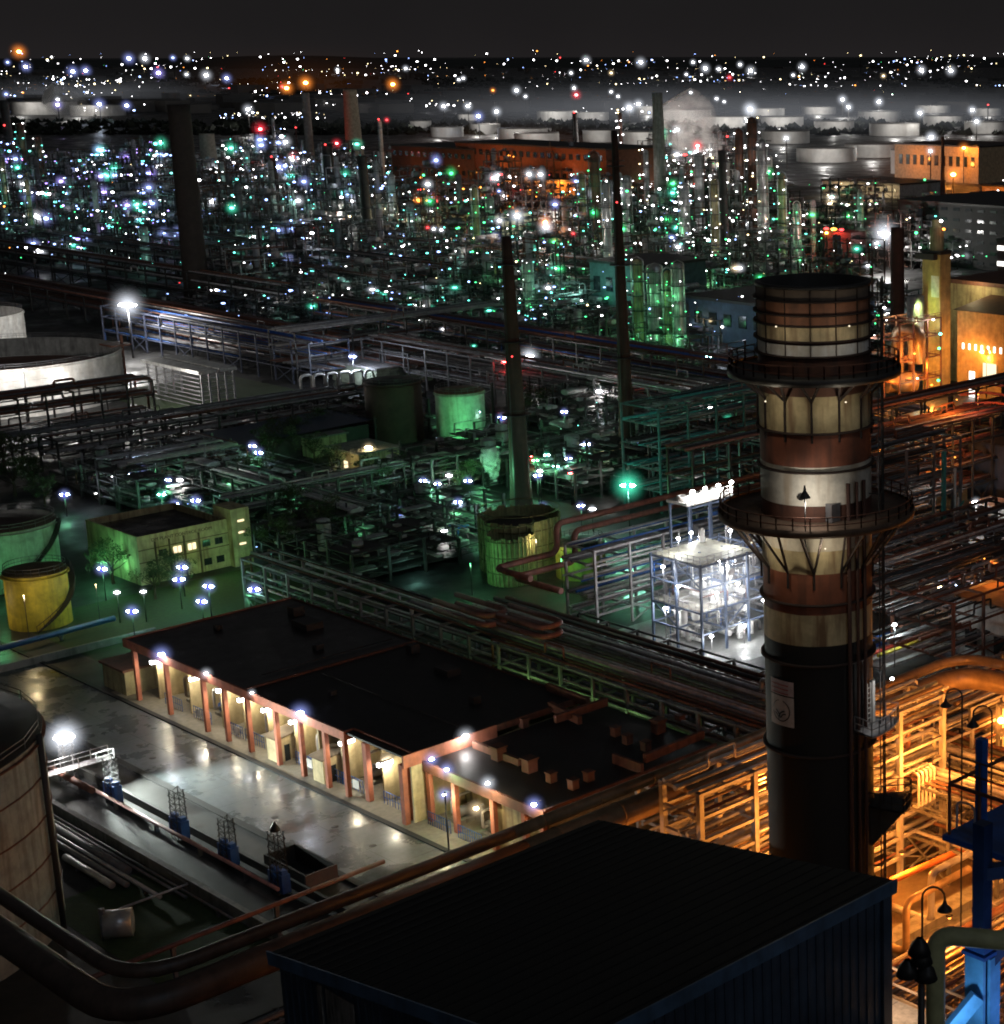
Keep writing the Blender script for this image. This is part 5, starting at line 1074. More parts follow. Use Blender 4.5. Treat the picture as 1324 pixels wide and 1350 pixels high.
q.build('steel_frame', lgrey, t); MB().box(204,392,8.2,208.3,419,8.9).box(209.3,392,8.2,213.5,419,8.9).build('cooler_top', white, t)
plight(200,395,8,2200,'w',.4,t)
for k in range(7):
    x_,y_,_ = at(398+k*17,520-k*1.5); pipe('standpipe', ORD[k]+' pale standpipe elbow in the row below the lit shed, from the left', [(x_,y_,0),(x_,y_,4.5),(x_+3,y_,4.5),(x_+3,y_,0)], .35, white, group='standpipes below the lit shed')
t = thing('shed', (300,480,0), 'small pale green-lit shed in the middle left', 'building'); x_,y_,_ = at(462,505); MB().box(x_,y_-12,0,x_+16,y_+8,4.6).build('wall', M('shed_wall',(.35,.4,.3),.8), t); MB().box(x_-.5,y_-12.5,4.6,x_+16.5,y_+8.5,5.).build('roof', lgrey, t)
lamp_post(465,470,None,8,'b',P=3500,r=.55,label='blue-white lamp over the small green-lit shed'); 
t = thing('long_shed', (150,330,0), 'long dark-blue sheet roof across the left middle', 'building'); MB().box(168,330,0,208,346,4.2).build('wall', dark, t); MB().poly([(167,346.5,4.3),(167,329,4.3),(209,329,5.2),(209,346.5,5.2)]).build('roof', bluegrey, t)
# small buildings
for k,(px,py,w_,d_,h_,lb) in enumerate(((455,622,11,9,4.2,'low yellow-lit building with a pale doorway left of the brown tank'),(472,578,14,8,4,'flat low building behind the yellow-lit one'),(540,640,12,7,3.6,'dark low building below the brown tank'),(395,600,10,8,4,'small dark building among the left trees'),(1290,590,9,8,7,'orange-lit hopper building at the right edge'))):
    x_,y_,_ = at(px,py); t = thing('outbuilding', (x_,y_,0), lb, 'building'); MB().box(x_,y_-w_/2,0,x_+d_,y_+w_/2,h_).build('wall', creamd if k != 4 else orange_pipe, t); MB().box(x_-.4,y_-w_/2-.4,h_,x_+d_+.4,y_+w_/2+.4,h_+.3).build('roof', conc, t)
    MB().box(x_-.08,y_-1.3,0,x_-.02,y_,2.3).build('door', EMW if k == 0 else glass, t); MB().box(x_-.08,y_+1.3,1.2,x_-.02,y_+3,2.4).build('window', glass, t)
    if k in (0,1): plight(x_-3,y_-3,3.5,220,'y',.2,t)
    if k == 4: plight(x_-2,y_-3,12,900,'o',.3,t)
# mid-field lamps (hand-placed by where they stand in the photograph)
ML = [(85,652,4,'b',.4,500,'on a post by the left trees'),(165,625,5,'b',.4,700,'first along the pump area edge'),(184,618,5,'b',.4,700,'second along the pump area edge'),(213,652,5,'c',.35,700,'green-white in the pump area beside the control roof'),(222,633,5,'b',.3,500,'left of the paired lamps in the pump area'),(237,633,5,'w',.3,500,'right of the paired lamps in the pump area'),(231,665,4,'b',.42,600,'just behind the control roof, left'),(258,660,4,'b',.42,600,'just behind the control roof, right'),(333,588,6,'b',.4,450,'upper of two by the left trees'),(341,597,6,'b',.45,450,'lower of two by the left trees'),(486,590,5,'y',.42,500,'warm, over the yellow-lit building'),(503,613,4,'b',.34,350,'right of the yellow-lit building'),(558,634,5,'b',.34,500,'left of the trio in the green middle'),(563,637,5,'b',.28,200,'centre of the trio in the green middle'),(577,638,5,'b',.3,500,'right of the trio in the green middle'),(592,627,5,'w',.3,300,'white above the trio in the green middle'),(617,634,5,'b',.36,500,'right end of the green middle'),(604,662,5,'b',.36,500,'below the green middle'),(528,676,4,'b',.36,600,'lone below the green middle, left'),(426,674,3,'w',.26,250,'small white left of the dark hollow'),(661,551,8,'b',.42,700,'between the green tank and the tapering stack'),(637,591,6,'b',.34,450,'above the green-lit plume'),(706,607,6,'g',.3,700,'first green cluster lamp right of the tapering stack'),(721,600,6,'c',.28,700,'second in the green cluster'),(733,615,6,'c',.3,600,'third in the green cluster'),(750,605,6,'b',.34,700,'fourth in the green cluster'),(712,621,6,'w',.26,200,'fifth in the green cluster'),(709,627,5,'b',.36,600,'low left in the green cluster'),(773,586,6,'b',.38,600,'right of the green cluster'),(797,588,6,'y',.34,300,'warm, right of the green cluster'),(716,668,4,'b',.36,400,'by the foot of the tapering stack'),(766,667,4,'b',.32,400,'left of a pair near the green floodlight'),(781,671,4,'w',.3,300,'right of a pair near the green floodlight'),(744,543,8,'b',.34,600,'between the two stacks, upper'),(698,470,9,'w',.5,1600,'white just right of the tapering stack top rack'),(702,602,6,'r',.2,60,'tiny red in the green cluster'),(752,624,6,'r',.2,60,'tiny red right of the green cluster'),(586,700,3,'w',.24,500,'over the bright steel skid below the green middle'),(371,768,3,'c',.16,150,'tiny green-white right of the control building'),(960,553,8,'c',.42,900,'green-white left of the chimney neck'),(935,470,9,'c',.4,900,'green-white by the brownish rack'),(905,517,8,'w',.34,800,'white under the rack left of the chimney'),(935,537,8,'w',.3,800,'second white under the rack left of the chimney'),(790,516,8,'w',.36,900,'white under the rack behind the slim stack'),(840,512,8,'r',.2,100,'tiny red behind the slim stack'),(665,478,10,'r',.42,30,'red beacon before the tapering stack')]
for px,py,h_,k,r_,P,lb in ML:
    D = math.hypot(*at(px,py,h_)[:2]); lamp_post(px,py,None,h_,k,P=P*.62*(D/300)**1.2,r=r_*1.2,lk={'b':'g','c':'g'}.get(k,k),label='lamp '+lb if len(lb.split()) > 2 else 'work lamp '+lb, name='work_lamp')
# skid lit white
x_,y_,_ = at(585,712); t = thing('valve_skid', (x_,y_,0), 'small tangle of white and blue steelwork lit white in the dark middle', 'skid'); r = random.Random(9)
for k in range(12):
    a,b,z = x_+r.uniform(-2.5,4), y_+r.uniform(-3,3), r.uniform(.5,3.5); MB().tube(bend([(a,b,0),(a,b,z),(a+r.uniform(-3,3),b,z),(a,b+2,z)],.4),.16,8).build('pipe', (white,lgrey,blue)[k % 3], t)
for k,(px,py,pr,zs,m_) in enumerate(((430,705,0,.3,1),(500,735,3,.3,1),(385,660,5,.3,1),(560,690,1,.2,1),(600,640,1,.3,1),(760,640,1,.3,1),(712,610,2,.45,1),(880,640,1,.4,1),(950,610,5,.5,1),(330,640,2,.3,1),(250,650,0,.35,0),(200,640,3,.35,0),(880,560,2,.5,1),(760,560,0,.5,1),(640,620,4,.3,0),(480,560,2,.4,1),(430,560,5,.35,1),(560,480,2,.6,1),(640,470,0,.6,1),(420,470,5,.6,1),(760,480,3,.6,1),(830,500,5,.5,1))):
    place_unit(pr, px, py, 'low pipework platform in the shadowed middle of the plant', 'low dark pipework platforms in the middle', ['w','b','c'], 160, 'g', 90+k, zs, nl=.1, ls=.7, rot=k % 2, mset=m_)
for k,(x_,w_) in enumerate(((288,7),(318,8),(350,8),(392,9))):
    rack(ORD[k]+' long dark pipe rack crossing the left plant, from the viewer', 'y', 500 if k == 0 else 480, 760, x_, x_+w_, [5,9,12], 14, (rust,grey,dark,lgrey), dark, 50+k, stubs=False)
x_,y_ = 168,399; t = thing('floodlight', (x_,y_,0), 'floodlight on a post lighting the big white tank at the left edge', 'floodlight'); MB().tube([(x_,y_,0),(x_,y_,13)],.12,8).build('pole', black, t); MB().lathe_el(x_,y_,13.2,.25,.25,.2).build('bulb', EM['w'], t); plight(x_,y_+.8,12.7,17000,'w',.3,t); plight(182,408.5,8,1500,'w',.3,t)
x_,y_ = 205,505; t = thing('floodlight', (x_,y_,0), 'added floodlight on a post brightening the second white tank', 'floodlight'); MB().tube([(x_,y_,0),(x_,y_,15)],.12,8).build('pole', black, t); MB().lathe_el(x_,y_,15.2,.25,.25,.2).build('bulb', EM['w'], t); plight(x_,y_+.8,14.7,9000,'w',.3,t)  # post and lamp added only to brighten the second tank
# trees
def tree_proto(seed):
    r = random.Random(seed); tr = MB(); lf = MB()
    tr.tube([(0,0,0),(.1,0,1.6),(.0,.1,3.2)],[.28,.22,.15],8)
    for k in range(9):
        a = r.uniform(0,6.28); q = r.uniform(1.4,3); z = r.uniform(3,6.5); tr.tube([(0,0,r.uniform(2,3.2)),(q*.5*cos(a),q*.5*sin(a),z*.75),(q*cos(a),q*sin(a),z)],[.12,.08,.03],5)
    cl = [(r.gauss(0,1.5),r.gauss(0,1.5),r.uniform(3,7),r.uniform(.7,1.5)) for _ in range(20)]
    for _ in range(2600):
        c = r.choice(cl); u = [r.gauss(0,1) for _ in range(3)]; L = math.sqrt(sum(v*v for v in u)); rr = c[3]*r.uniform(.5,1.05)
        p = [c[i]+u[i]/L*rr*(.75 if i == 2 else 1) for i in range(3)]; s = r.uniform(.1,.2); a = [r.uniform(-s,s) for _ in range(3)]; b = [r.uniform(-s,s) for _ in range(3)]
        lf.poly([[p[i]-a[i] for i in range(3)],[p[i]+b[i] for i in range(3)],[p[i]+a[i] for i in range(3)]])
    return tr.mesh('trunk'), lf.mesh('crown')
leafm = M('leaves', (.045,.075,.025), .8, scale=1.2, var=.6); barkm = M('bark', (.08,.06,.04), .9)
TP = [tree_proto(s) for s in (1,2,3)]
for a,b in TP: a.materials.append(barkm); b.materials.append(leafm)
TL = [(20,655),(45,640),(8,625),(60,668),(30,610),(355,612),(375,600),(398,590),(415,610),(340,640),(420,580),(440,632),(150,770),(230,775),(205,790),(700,560),(780,640),(620,655),(1275,618),(1305,630),(500,660),(470,700),(395,700),(430,720),(365,740)]
for k,(px,py) in enumerate(TL):
    x_,y_,_ = at(px,py); s = random.Random(k).uniform(.8,1.3)
    g_ = 'dark trees at the left edge' if px < 100 else 'dark trees between the left racks and the green middle' if px < 520 else 'dark trees among the plant lights'
    t = thing('broadleaf_tree', (x_,y_,0), {'d':'dark bushy tree among the cluster at the left edge','l':'dark bushy tree between the control building and the green middle','p':'dark bushy tree standing alone among plant lamps'}['d' if px < 100 else 'l' if px < 520 else 'p'], 'tree', g_, absolute=False)
    t.scale = (s,s,s*.9); t.rotation_euler = (0,0,k*1.3)
    for nm, me in zip(('trunk','crown'), TP[k % 3]):
        o = bpy.data.objects.new(nm, me); C.objects.link(o); o.parent = t

# ================================================================== PROCESS AREA BEYOND
DZ = {'far left plant':('c',['b','b','w','c','v'],2000),'left plant':('c',['b','w','c','w','b'],1900),'middle plant':('g',['c','w','g','c','b'],2600),'right plant':('g',['w','c','g','w','y'],2200)}
rows = []
r = random.Random(5)
# px, py(base), proto, zscale, zone, lamps density
for py, step, zs in ((405,74,.8),(372,64,.95),(338,56,1.05),(305,50,1.1),(276,46,1.15),(250,44,1.1),(226,42,1.0)):
    px = -20+r.uniform(0,20)
    while px < (1010 if py > 250 else 990):
        skip = (py > 395 and px < 270) or (py > 360 and px < 215) or (py > 330 and px < 120 and False) or (py < 262 and 560 < px < 740) or (py < 240 and (px > 540 and px < 800)) or (abs(px-250) < 24 and py > 330)
        if not skip: rows.append((px+r.uniform(-8,8), py+r.uniform(-7,7), r.randint(0,5), zs*r.uniform(.75,1.15)))
        px += step*r.uniform(.85,1.2)
for px,py in ((300,418),(365,425),(430,412),(500,428),(560,415),(630,432),(700,425),(760,440),(820,450),(880,470)): rows.append((px,py,r.choice((0,2,5)),.6))
for px,py in ((1060,345),(1110,400),(1150,430),(1210,300),(1255,350),(1300,345),(1190,350),(1080,300),(1130,280),(1100,455),(985,440),(930,430)): rows.append((px,py,r.randint(0,5),.8))
for k,(px,py,pr,zs) in enumerate(rows):
    z = 'far left plant' if px < 230 else 'left plant' if px < 520 else 'middle plant' if px < 900 else 'right plant'
    lk, cols, P = DZ[z]
    if px > 880 and py < 300: cols = ['w','w','w','g','r','y']; lk = 'w'
    if 590 < px < 760 and py < 310: cols = ['o','w','o','r','w']; lk = 'o'
    dist = 'nearest row' if py > 385 else 'front rows' if py > 330 else 'middle rows' if py > 285 else 'back rows'
    D = math.hypot(*at(px,py)[:2])
    place_unit(pr, px, py, 'steel process structure dotted with small lamps in the %s of the %s' % (dist, z), '%s of process structures in the %s' % (dist, z), cols, P*.2*(.5 if py > 380 else 1)*(.6+.4*D/600), lk, k, zs*.95, ls=1.2, mset=r.choice((0,1,1,2)), nl=.75 if py > 240 else .5, rot=k % 2)
# columns
CL = [(772,345,232,0,0,'g'),(790,352,205,1,3,'g'),(805,395,245,2,1,'w'),(845,470,345,0,0,'g'),(868,475,352,1,1,'g'),(884,478,360,2,0,'g'),(898,480,350,0,1,'g'),(905,345,245,1,1,'w'),(925,330,205,3,2,'w'),(945,360,240,0,0,'w'),(978,335,175,1,3,'w'),(995,320,160,3,3,'w'),(1008,345,190,1,1,'w'),(1033,352,232,0,0,'g'),(1052,350,270,2,1,'g'),(632,350,250,2,0,'g'),(650,330,262,0,1,'g'),(610,400,330,2,1,'c'),(545,330,268,1,2,'c'),(300,290,215,0,2,'c'),(325,330,262,2,1,'c'),(60,260,182,1,3,'c'),(38,255,165,3,3,'c'),(14,300,210,0,0,'c'),(46,330,240,2,0,'c'),(100,300,236,0,1,'c'),(155,330,272,2,2,'c'),(195,350,300,0,1,'c'),(390,310,252,2,1,'c'),(330,255,200,0,1,'c'),(430,345,290,0,2,'c'),(470,360,300,2,1,'w'),(520,300,232,1,1,'c'),(700,420,345,0,1,'g'),(735,395,335,2,1,'g'),(565,450,395,2,1,'w'),(960,300,215,2,1,'w'),(830,330,235,1,1,'w'),(855,300,200,0,2,'w'),(1235,330,290,2,1,'g'),(1135,300,255,2,1,'g'),(820,210,150,0,3,'w'),(940,250,190,2,1,'w')]
for k,(px,py,top,i,ms,lk) in enumerate(CL):
    cols = {'g':['g','w','c','g'],'w':['w','w','y','w'],'c':['c','b','w']}[lk]
    zone = 'far left' if px < 230 else 'left' if px < 520 else 'middle' if px < 760 else 'centre-right cluster' if px < 1020 else 'right'
    nm = ['cream','aluminium-clad','pale grey','dark'][ms]
    place_col(i, px, py, top, '%s column ringed with platforms and %s lamps in the %s of the plant' % (nm, {'g':'green-white','w':'white','c':'bluish'}[lk], zone), cols, ms, '%s %s columns in the %s of the plant' % (nm, lk.replace('g','green-lit').replace('w','white-lit').replace('c','blue-lit'), zone), P=420, lk=lk, seed=k)
# a sodium-lit block and long dark buildings behind
def block(px,py,w_,d_,top,mt,label,lit=0,lk='o',P=0,name='plant_building',rows_=3,em=None):
    x_,y_,_ = at(px,py); D = math.hypot(x_,y_); h_ = zat(x_,y_,top); t = thing(name, (x_,y_,0), label, 'building')
    MB().box(x_,y_-w_,0,x_+d_,y_,h_).build('wall', mt, t); MB().box(x_-.5,y_-w_-.5,h_,x_+d_+.5,y_+.5,h_+.8).build('roof', dark, t)
    q = MB(); n = int(w_/6)
    for i in range(n):
        for j in range(rows_): 
            z = h_*(j+.45)/rows_; q.box(x_-.25,y_-w_+3+i*6,z,x_-.05,y_-w_+6+i*6,z+h_*.28/rows_)
    q2 = q.build('window', em or glass, t)
    if P: plight(x_-12,y_-w_*.3,h_*.6,P,lk,1.,t); plight(x_-12,y_-w_*.8,h_*.5,P,lk,1.,t)
    return t
block(605,262,130,40,188,M('dark_red_hall',(.2,.07,.04),.8),'long dark reddish building with window rows in the sodium glow','1','o',6000)
block(520,255,80,40,192,M('dark_hall',(.12,.05,.03),.8),'dark building left of the sodium glow','1','o',1500)
block(640,268,90,30,232,M('orange_steel',(.4,.25,.12),.7),'low steel block blazing orange under the sodium lamp','1','o',12000)
block(1180,236,70,60,190,M('tank_orange',(.45,.33,.2),.7),'broad ochre block beside the sodium lamps at the upper right',0,'o',8000,rows_=1)
block(1295,285,50,30,245,M('orange_frame',(.5,.3,.15),.7),'orange-lit slatted block at the right edge',0,'o',5000,rows_=4,em=E('orange_slats',(1,.3,.08),.5))
block(1185,345,130,60,265,M('dark_grid',(.03,.03,.03),.8),'huge dark gridded structure at the upper right',0,rows_=6)
block(1315,400,30,20,318,M('lit_stair_wall',(.06,.04,.04),.8),'dark tower with a column of lit windows at the right edge',0,rows_=4,em=EMP)
block(660,300,60,30,272,M('far_white_wall',(.5,.48,.45),.8),'white-lit low building under the orange and white lamps',0,'w',22000)
block(545,300,60,40,275,M('greenish_roof',(.2,.2,.13),.8),'flat-topped building with yellow-green walls in the left plant',0,'y',5000,rows_=1)
block(780,410,26,26,345,M('teal_wall',(.08,.14,.14),.8),'plain teal gabled block left of the slim stack',0,'c',2500,rows_=1)
block(905,448,46,30,392,M('dark_blue_wall',(.05,.08,.13),.7),'dark blue block with open top left of the chimney',0,'b',1500,rows_=1)
block(1085,255,60,40,238,M('farroof',(.4,.38,.35),.8),'pale low roof behind the trees at upper right',0,'y',6000,rows_=1)
# white storage tanks on the far side
TK = [(590,180,40,12),(640,176,38,12),(690,186,62,16),(735,160,50,13),(708,190,56,14),(795,186,50,14),(850,190,60,16),(905,160,64,15),(960,168,60,14),(1030,166,58,12),(1035,188,64,15),(1100,172,52,12),(1160,160,56,13),(1180,178,66,15),(1245,165,54,12),(1300,175,56,14),(1090,212,78,17),(1150,206,70,16),(1285,205,60,14),(990,222,56,15),(1208,228,66,32),(1280,232,72,34),(1010,152,48,9),(1080,150,44,9),(1230,148,46,9),(780,158,44,10),(860,150,46,10),(1300,152,40,9),(620,158,30,7),(555,168,26,8),(60,150,70,14),(130,152,60,12)]
wt = M('far_white_tank',(.62,.6,.57),.7,streak=(.35,.3,.26),sa=.3,scale=.05)
for k,(px,py,wd,hp) in enumerate(TK):
    x_,y_,_ = at(px,py); D = math.hypot(x_,y_); R_ = wd*D/2370/2; h_ = min(hp*D/2370, R_*.9)
    orange = 'ochre-lit' if 1190 < px < 1290 and py > 200 else 'white'
    lb = ('storage tank lit ochre by the sodium lamps, %s' % ('left of the mast' if px < 1240 else 'right of the mast, nearest' if px == 1280 else 'right of the mast, farther')) if orange != 'white' else ('hazy white storage tank in the far tank farm' if px > 500 else 'hazy white tank in the far left glow')
    tank(x_,y_,R_,h_,wt,lb,rm=M('tank_roof_far',(.2,.19,.18),.7) if k == 0 else bpy.data.materials['tank_roof_far'],stair=False,cone=.03,n=32,group=None if orange != 'white' else ('white tanks of the far tank farm' if px > 500 else 'white tanks in the far left glow'),bands=2)
    P = (60 if orange == 'white' else 30)*(R_+25)**2*(.1+.08*((k*13)%5)/5)
    plight(x_-(R_+18)*F[0]-10*R[0], y_-(R_+18)*F[1]+10*R[1], h_*1.3, P, 'w' if orange == 'white' else 'o', 2.)
# far floodlight masts picked out in the photograph
FL = [(25,68,'o',4),(68,75,'w',2),(10,82,'b',2.4),(34,88,'b',3),(8,124,'b',2.6),(76,138,'v',3),(96,94,'b',3.4),(113,93,'b',3.2),(170,77,'b',3.4),(191,77,'w',3),(228,76,'b',2.6),(247,77,'w',2.6),(209,96,'v',3.6),(246,98,'w',2.4),(272,99,'w',3.4),(299,103,'b',3),(131,137,'b',3.6),(167,139,'b',3),(76,131,'w',2.8),(327,144,'w',3.2),(378,116,'o',4),(403,109,'o',4.4),(372,114,'r',2.5),(518,111,'o',4),(343,170,'r',4),(367,220,'b',4),(535,90,'w',2.6),(550,81,'w',2),(445,92,'w',2.2),(605,105,'w',2.2),(611,103,'w',2.4),(585,140,'w',3),(617,140,'w',3),(631,153,'b',3.6),(655,147,'w',3.2),(650,119,'o',2.4),(302,116,'r',1.6),(681,119,'w',3),(693,127,'w',2.4),(773,79,'w',3),(753,96,'w',2.4),(806,96,'y',2.4),(845,82,'w',3.4),(760,125,'r',3.2),(757,116,'w',2.8),(806,121,'w',2.4),(815,127,'w',2.4),(830,142,'w',4),(842,137,'w',3.4),(893,171,'w',4),(866,100,'w',2),(914,82,'w',2.6),(930,90,'w',3.2),(948,91,'w',2.8),(976,85,'w',2.8),(990,93,'w',3.2),(962,102,'r',2.8),(905,98,'w',2.2),(911,122,'w',2.4),(945,130,'w',2.6),(955,134,'w',2.2),(989,144,'w',5),(985,160,'w',3),(920,192,'r',4),(918,201,'w',3.6),(984,211,'r',4),(1037,182,'w',3),(1058,88,'w',3),(1046,99,'w',2.4),(1215,92,'w',3.2),(1254,93,'w',3.4),(1165,100,'y',2.4),(1175,95,'w',2),(1135,73,'y',1.8),(1111,131,'w',3.4),(1119,141,'w',3.2),(1159,134,'w',3.4),(1213,149,'w',3.6),(1228,181,'w',4),(1227,199,'w',3),(1282,145,'w',3.2),(1288,160,'w',3.4),(1303,138,'r',2),(1271,195,'o',3.6),(1257,230,'o',5.5),(672,211,'o',5),(682,285,'w',5),(720,299,'w',5),(719,293,'o',4.4),(756,308,'r',2.6),(658,252,'b',2.4),(792,219,'r',2.4),(590,262,'w',2),(1090,307,'o',3),(510,158,'r',2.4),(444,189,'r',3),(390,168,'r',1.8),(387,206,'r',3),(30,210,'r',1.8),(520,192,'r',2),(564,300,'r',2.4),(572,302,'w',2.8),(582,303,'w',2.8),(358,603,'w',.01)]
seen = {}
for k,(px,py,kk,s) in enumerate(FL[:-1]):
    ang = math.atan2(-(ray(px,py)[2]), math.hypot(*ray(px,py)[:2])); hm = 22
    D = (H-hm)/math.tan(ang) if ang > 0 else 9e9
    if py < 115 or D > 5200: D = min(D, 5000+3000*((k*37) % 10)/10)
    if py > 180: D = min(D, math.hypot(*at(px, py+14)[:2]))
    x_,y_,z_ = atD(px,py,D); z_ = max(z_, 3)
    zone = 'far left horizon' if px < 330 and py < 160 else 'left-centre horizon' if px < 700 and py < 160 else 'right horizon' if py < 120 else 'far tank farm' if py < 205 and px > 560 else 'plant'
    cn = {'o':'orange','w':'white','b':'blue-white','v':'violet-white','r':'red','y':'warm','g':'green','c':'cyan'}[kk]
    t = thing('floodlight', (x_,y_,0), '%s floodlight on a mast in the %s' % (cn, zone), 'floodlight', '%s floodlights of the %s' % (cn, zone)); 
    MB().beam((x_,y_,0),(x_,y_,z_),.25+D/5000).build('pole', dark, t); rr = D/1797*s*.46
    MB().lathe_el(x_,y_,z_,rr,rr,rr*.7).build('bulb', (EMB if s >= 3 else EM)[kk], t)
    if s >= 2.2: glow_ball(t, x_, y_, z_, D/1797*s*(2.1 if s < 3 else 2.7), kk, .75 if s < 4 else 1.1)
    if D < 2600 and s > 3: plight(x_-rr-6,y_-rr-6,z_,9000*(D/900)**1.5,kk,1.5,t)
# remaining far lights: too many to count, one object per colour
r = random.Random(33)
def cloud(n, fn, key, name, s):
    q = MB(); n = int(n*.8); s = s*1.5
    for _ in range(n):
        px, py, hz = fn(); D = None
        d = ray(px, py); an = -d[2]/math.hypot(d[0],d[1])
        D = (H-hz)/max(an,1e-4); 
        if D > 9200: D = r.uniform(7500,9200)
        x_,y_,z_ = atD(px,py,D); rr = D/1797*s*r.choice((.35,.45,.6,.8,1.,1.9) if name != 'city_lights' else (.3,.4,.4,.55,.7,1.,2.)); q.lathe_el(x_,y_,z_,rr,rr,rr*.7,5)
    q.build(name, EM[key], None, label={'w':'scattered white lamps','y':'scattered warm lamps','c':'scattered cyan lamps','g':'scattered green lamps','o':'scattered orange lamps','r':'scattered red lamps','b':'scattered blue-white lamps','v':'scattered violet lamps'}[key]+' '+{'city_lights':'of the town on the horizon','plant_lights':'sprinkled through the distant plant','farm_lights':'in rows around the far tanks'}[name], cat='lights', kind='stuff')
streets = []
for _ in range(70):
    px0, py0 = r.uniform(-200,1700), 78+abs(r.gauss(0,1))*24; sl = r.choice((r.uniform(-.05,.05),r.uniform(-.3,.3))); n_ = r.randint(5,16); sp2 = r.uniform(4,13)
    streets.append([(px0+i*sp2, max(73,py0+i*sp2*sl)) for i in range(n_)])
def city():
    if r.random() < .55:
        px, py = r.choice(r.choice(streets)); return px+r.uniform(-.8,.8), py+r.uniform(-.5,.5), r.uniform(7,9)
    px = r.uniform(-300,1900); py = 76+abs(r.gauss(0,1))*22; 
    if r.random() < .22: py = r.uniform(66,76)
    return px, py, r.uniform(3,14)
for key, n, s in (('w',560,.3),('y',260,.26),('o',80,.26),('r',30,.26),('b',170,.3),('g',34,.24)): cloud(n, city, key, 'city_lights', s)
rowsl = [(60,200,100,146,170),(290,430,148,156,60),(330,440,118,142,50),(430,520,118,140,30),(540,640,128,140,40),(760,900,135,150,20),(900,1010,95,108,30),(1020,1200,98,115,60)]
def rowf():
    a,b,c,d,_ = r.choices(rowsl, [q[4] for q in rowsl])[0]; return r.uniform(a,b), r.uniform(c,d), r.uniform(3,12)
cloud(300, rowf, 'w', 'farm_lights', .34); cloud(70, rowf, 'y', 'farm_lights', .3); cloud(70, rowf, 'b', 'farm_lights', .34)
prow = []
for _ in range(120):
    px0, py0 = r.uniform(-120,980), r.uniform(190,425); 
    if px0 < 215 and py0 > 345: continue
    hz0 = r.choice((5,9,13,18)); X_, Y_, _z = at(px0,py0,hz0); ax = r.random() < .5; sp3 = r.uniform(4,8)*(1+(py0 < 260))
    for i in range(r.randint(4,12)): prow.append((X_+(i*sp3 if ax else 0), Y_-(0 if ax else i*sp3), hz0))
def projd(P_):
    w_ = P_[2]-H; h_ = P_[0]*F[0]+P_[1]*F[1]; r_ = P_[0]*R[0]+P_[1]*R[1]; fw = h_*ct-w_*st; return cx+f*r_/fw, cy-f*(h_*st+w_*ct)/fw, P_[2]
def plant():
    if r.random() < .72: return projd(r.choice(prow))
    px = r.uniform(-150,1000); return px, r.uniform(195,395) if px > 215 else r.uniform(180,345), r.uniform(4,26)
def plantr():
    return r.gauss(920,60), r.uniform(190,340), r.uniform(6,34)
def plantR():
    return r.uniform(1020,1324), r.uniform(235,345), r.uniform(4,20)
for key, n, s in (('w',260,.5),('c',260,.5),('b',240,.5),('g',110,.5),('y',40,.45),('o',14,.4),('r',14,.42)): cloud(n, plant, key, 'plant_lights', s*.8)
cloud(130, plantr, 'w', 'plant_lights', .5); cloud(60, plantr, 'g', 'plant_lights', .45); cloud(24, plantR, 'g', 'plant_lights', .42); cloud(24, plantR, 'w', 'plant_lights', .4)
# distant low town buildings as dark masses
q = MB()
for _ in range(420):
    px, py = r.uniform(-200,1700), r.uniform(84,150); x_,y_,_ = at(px,py); s = r.uniform(15,70); q.box(x_,y_,0,x_+s,y_+s*r.uniform(.5,2),r.uniform(5,16))
q.build('town', M('town_walls',(.12,.11,.1),.9,scale=.01), None, label='dark low town buildings on the far plain', cat='town', kind='stuff')
# treeline band
q = MB()
for _ in range(4500):
    px, py = r.uniform(-100,1400), r.choice((r.uniform(104,116),r.uniform(160,178) if r.random() < .5 else r.uniform(118,128))); x_,y_,_ = at(px,py); s = r.uniform(4,9)
    for j in range(4):
        u = r.uniform(0,6.28); q.poly([(x_+s*cos(u),y_+s*sin(u),0),(x_-s*cos(u),y_-s*sin(u),0),(x_+r.uniform(-5,5),y_+r.uniform(-5,5),s*r.uniform(.3,1.))])
q.build('woodland', M('dark_wood',(.012,.016,.009),.9), None, label='dark far belts of woodland between the lamps', cat='woodland', kind='stuff')
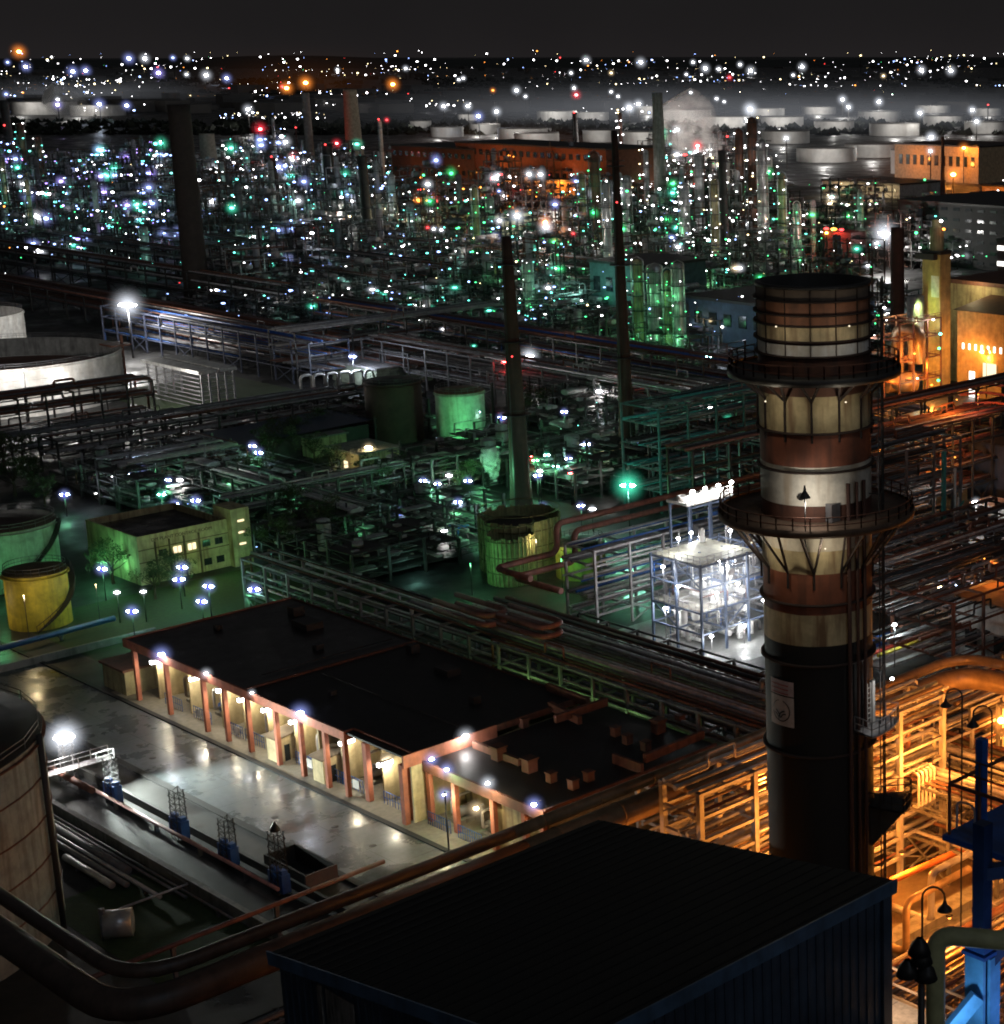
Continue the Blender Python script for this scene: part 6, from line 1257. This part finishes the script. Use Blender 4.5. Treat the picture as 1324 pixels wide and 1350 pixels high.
# ------------------------------------------------------------------ steam
def steam(px, py0, py1, wd, label, dens, lean=0., col=None, P=0, lk='w', alb=(.8,.8,.8)):
    x_,y_,_ = at(px,py0); D = math.hypot(x_,y_); h0 = 4; z1 = zat(x_,y_,py1); w_ = wd*D/2370/2
    t = thing('steam_plume', (x_,y_,0), label, 'steam', absolute=True)
    m, nt, out = nodes('steam_'+str(px)); N = nt.nodes; v = N.new('ShaderNodeVolumePrincipled'); v.inputs['Color'].default_value = tuple(alb)+(1,)
    tc = N.new('ShaderNodeNewGeometry'); n = N.new('ShaderNodeTexNoise'); n.inputs['Scale'].default_value = 2.2/w_; n.inputs['Detail'].default_value = 4; nt.links.new(tc.outputs['Position'], n.inputs[0])
    mr = N.new('ShaderNodeMapRange'); mr.inputs[1].default_value = .4; mr.inputs[2].default_value = .85; mr.inputs[3].default_value = 0; mr.inputs[4].default_value = dens/w_; nt.links.new(n.outputs[0], mr.inputs[0]); nt.links.new(mr.outputs[0], v.inputs['Density']); nt.links.new(v.outputs[0], out.inputs['Volume'])
    q = MB(); prof = []
    path = [(x_+lean*w_*R[0]*k/6,y_+lean*w_*R[1]*k/6,h0+(z1-h0)*k/6) for k in range(7)]
    q.tube(path, [w_*(.25+.9*math.sin(min(1,k/4.5)*pi/2)*(1 if k < 6 else .6)) for k in range(7)], 14); q.build('plume', m, t)
    if P: plight(x_-w_*2.2,y_-w_*1.,h0+(z1-h0)*.3,P,lk,1.,t)
steam(655,662,590,24,'green-lit steam drifting up beside the tapering stack',2.2,-.6,P=2500,lk='g')
steam(462,302,258,20,'pale steam leaning up between the short dark stacks',3.2,-1.,P=12000,lk='w')
steam(945,232,130,70,'broad grey-white steam cloud above the lit columns',1.5,-1.5,P=240000,lk='w',alb=(.8,.75,.72))
steam(125,158,124,34,'white lamp-lit steam on the far left horizon',1.1,-3.,P=30000,lk='w')
steam(942,398,362,16,'small green wisp of steam above the dark blue block',2.5,-1.2,P=2500,lk='g')
for k,(px,py,R_,kk,a) in enumerate(((700,165,420,'w',.1),(860,160,480,'w',.12),(1010,175,420,'w',.12),(1150,165,460,'w',.1),(1290,170,420,'w',.08),(110,135,380,'w',.16),(930,215,150,'w',.1),(675,225,140,'o',.14),(1258,232,120,'o',.18),(400,120,400,'o',.05))):
    x_,y_,_ = at(px,py); t = thing('haze_glow', (x_,y_,0), '%s painted glow over %s' % ('orange-coloured' if kk == 'o' else 'pale', ['the left end of the far tank farm','the middle of the far tank farm','the tanks behind the lit columns','the right tanks of the far farm','the rightmost far tanks','the far left glow','the white-lit column cluster','the dark reddish building','the sodium-lit ochre tanks','the far orange lamps'][k]), 'haze_glow'); hz = glow_ball(t, x_, y_, R_*.04, R_, kk, a*.4); hz.scale = (R_,R_,R_*(.12 if kk == 'w' else .3))  # flattened emissive balls paint a soft glow over the far lights
for o in C.objects:
    for k in ('absolute','base'):
        if k in o: del o[k]
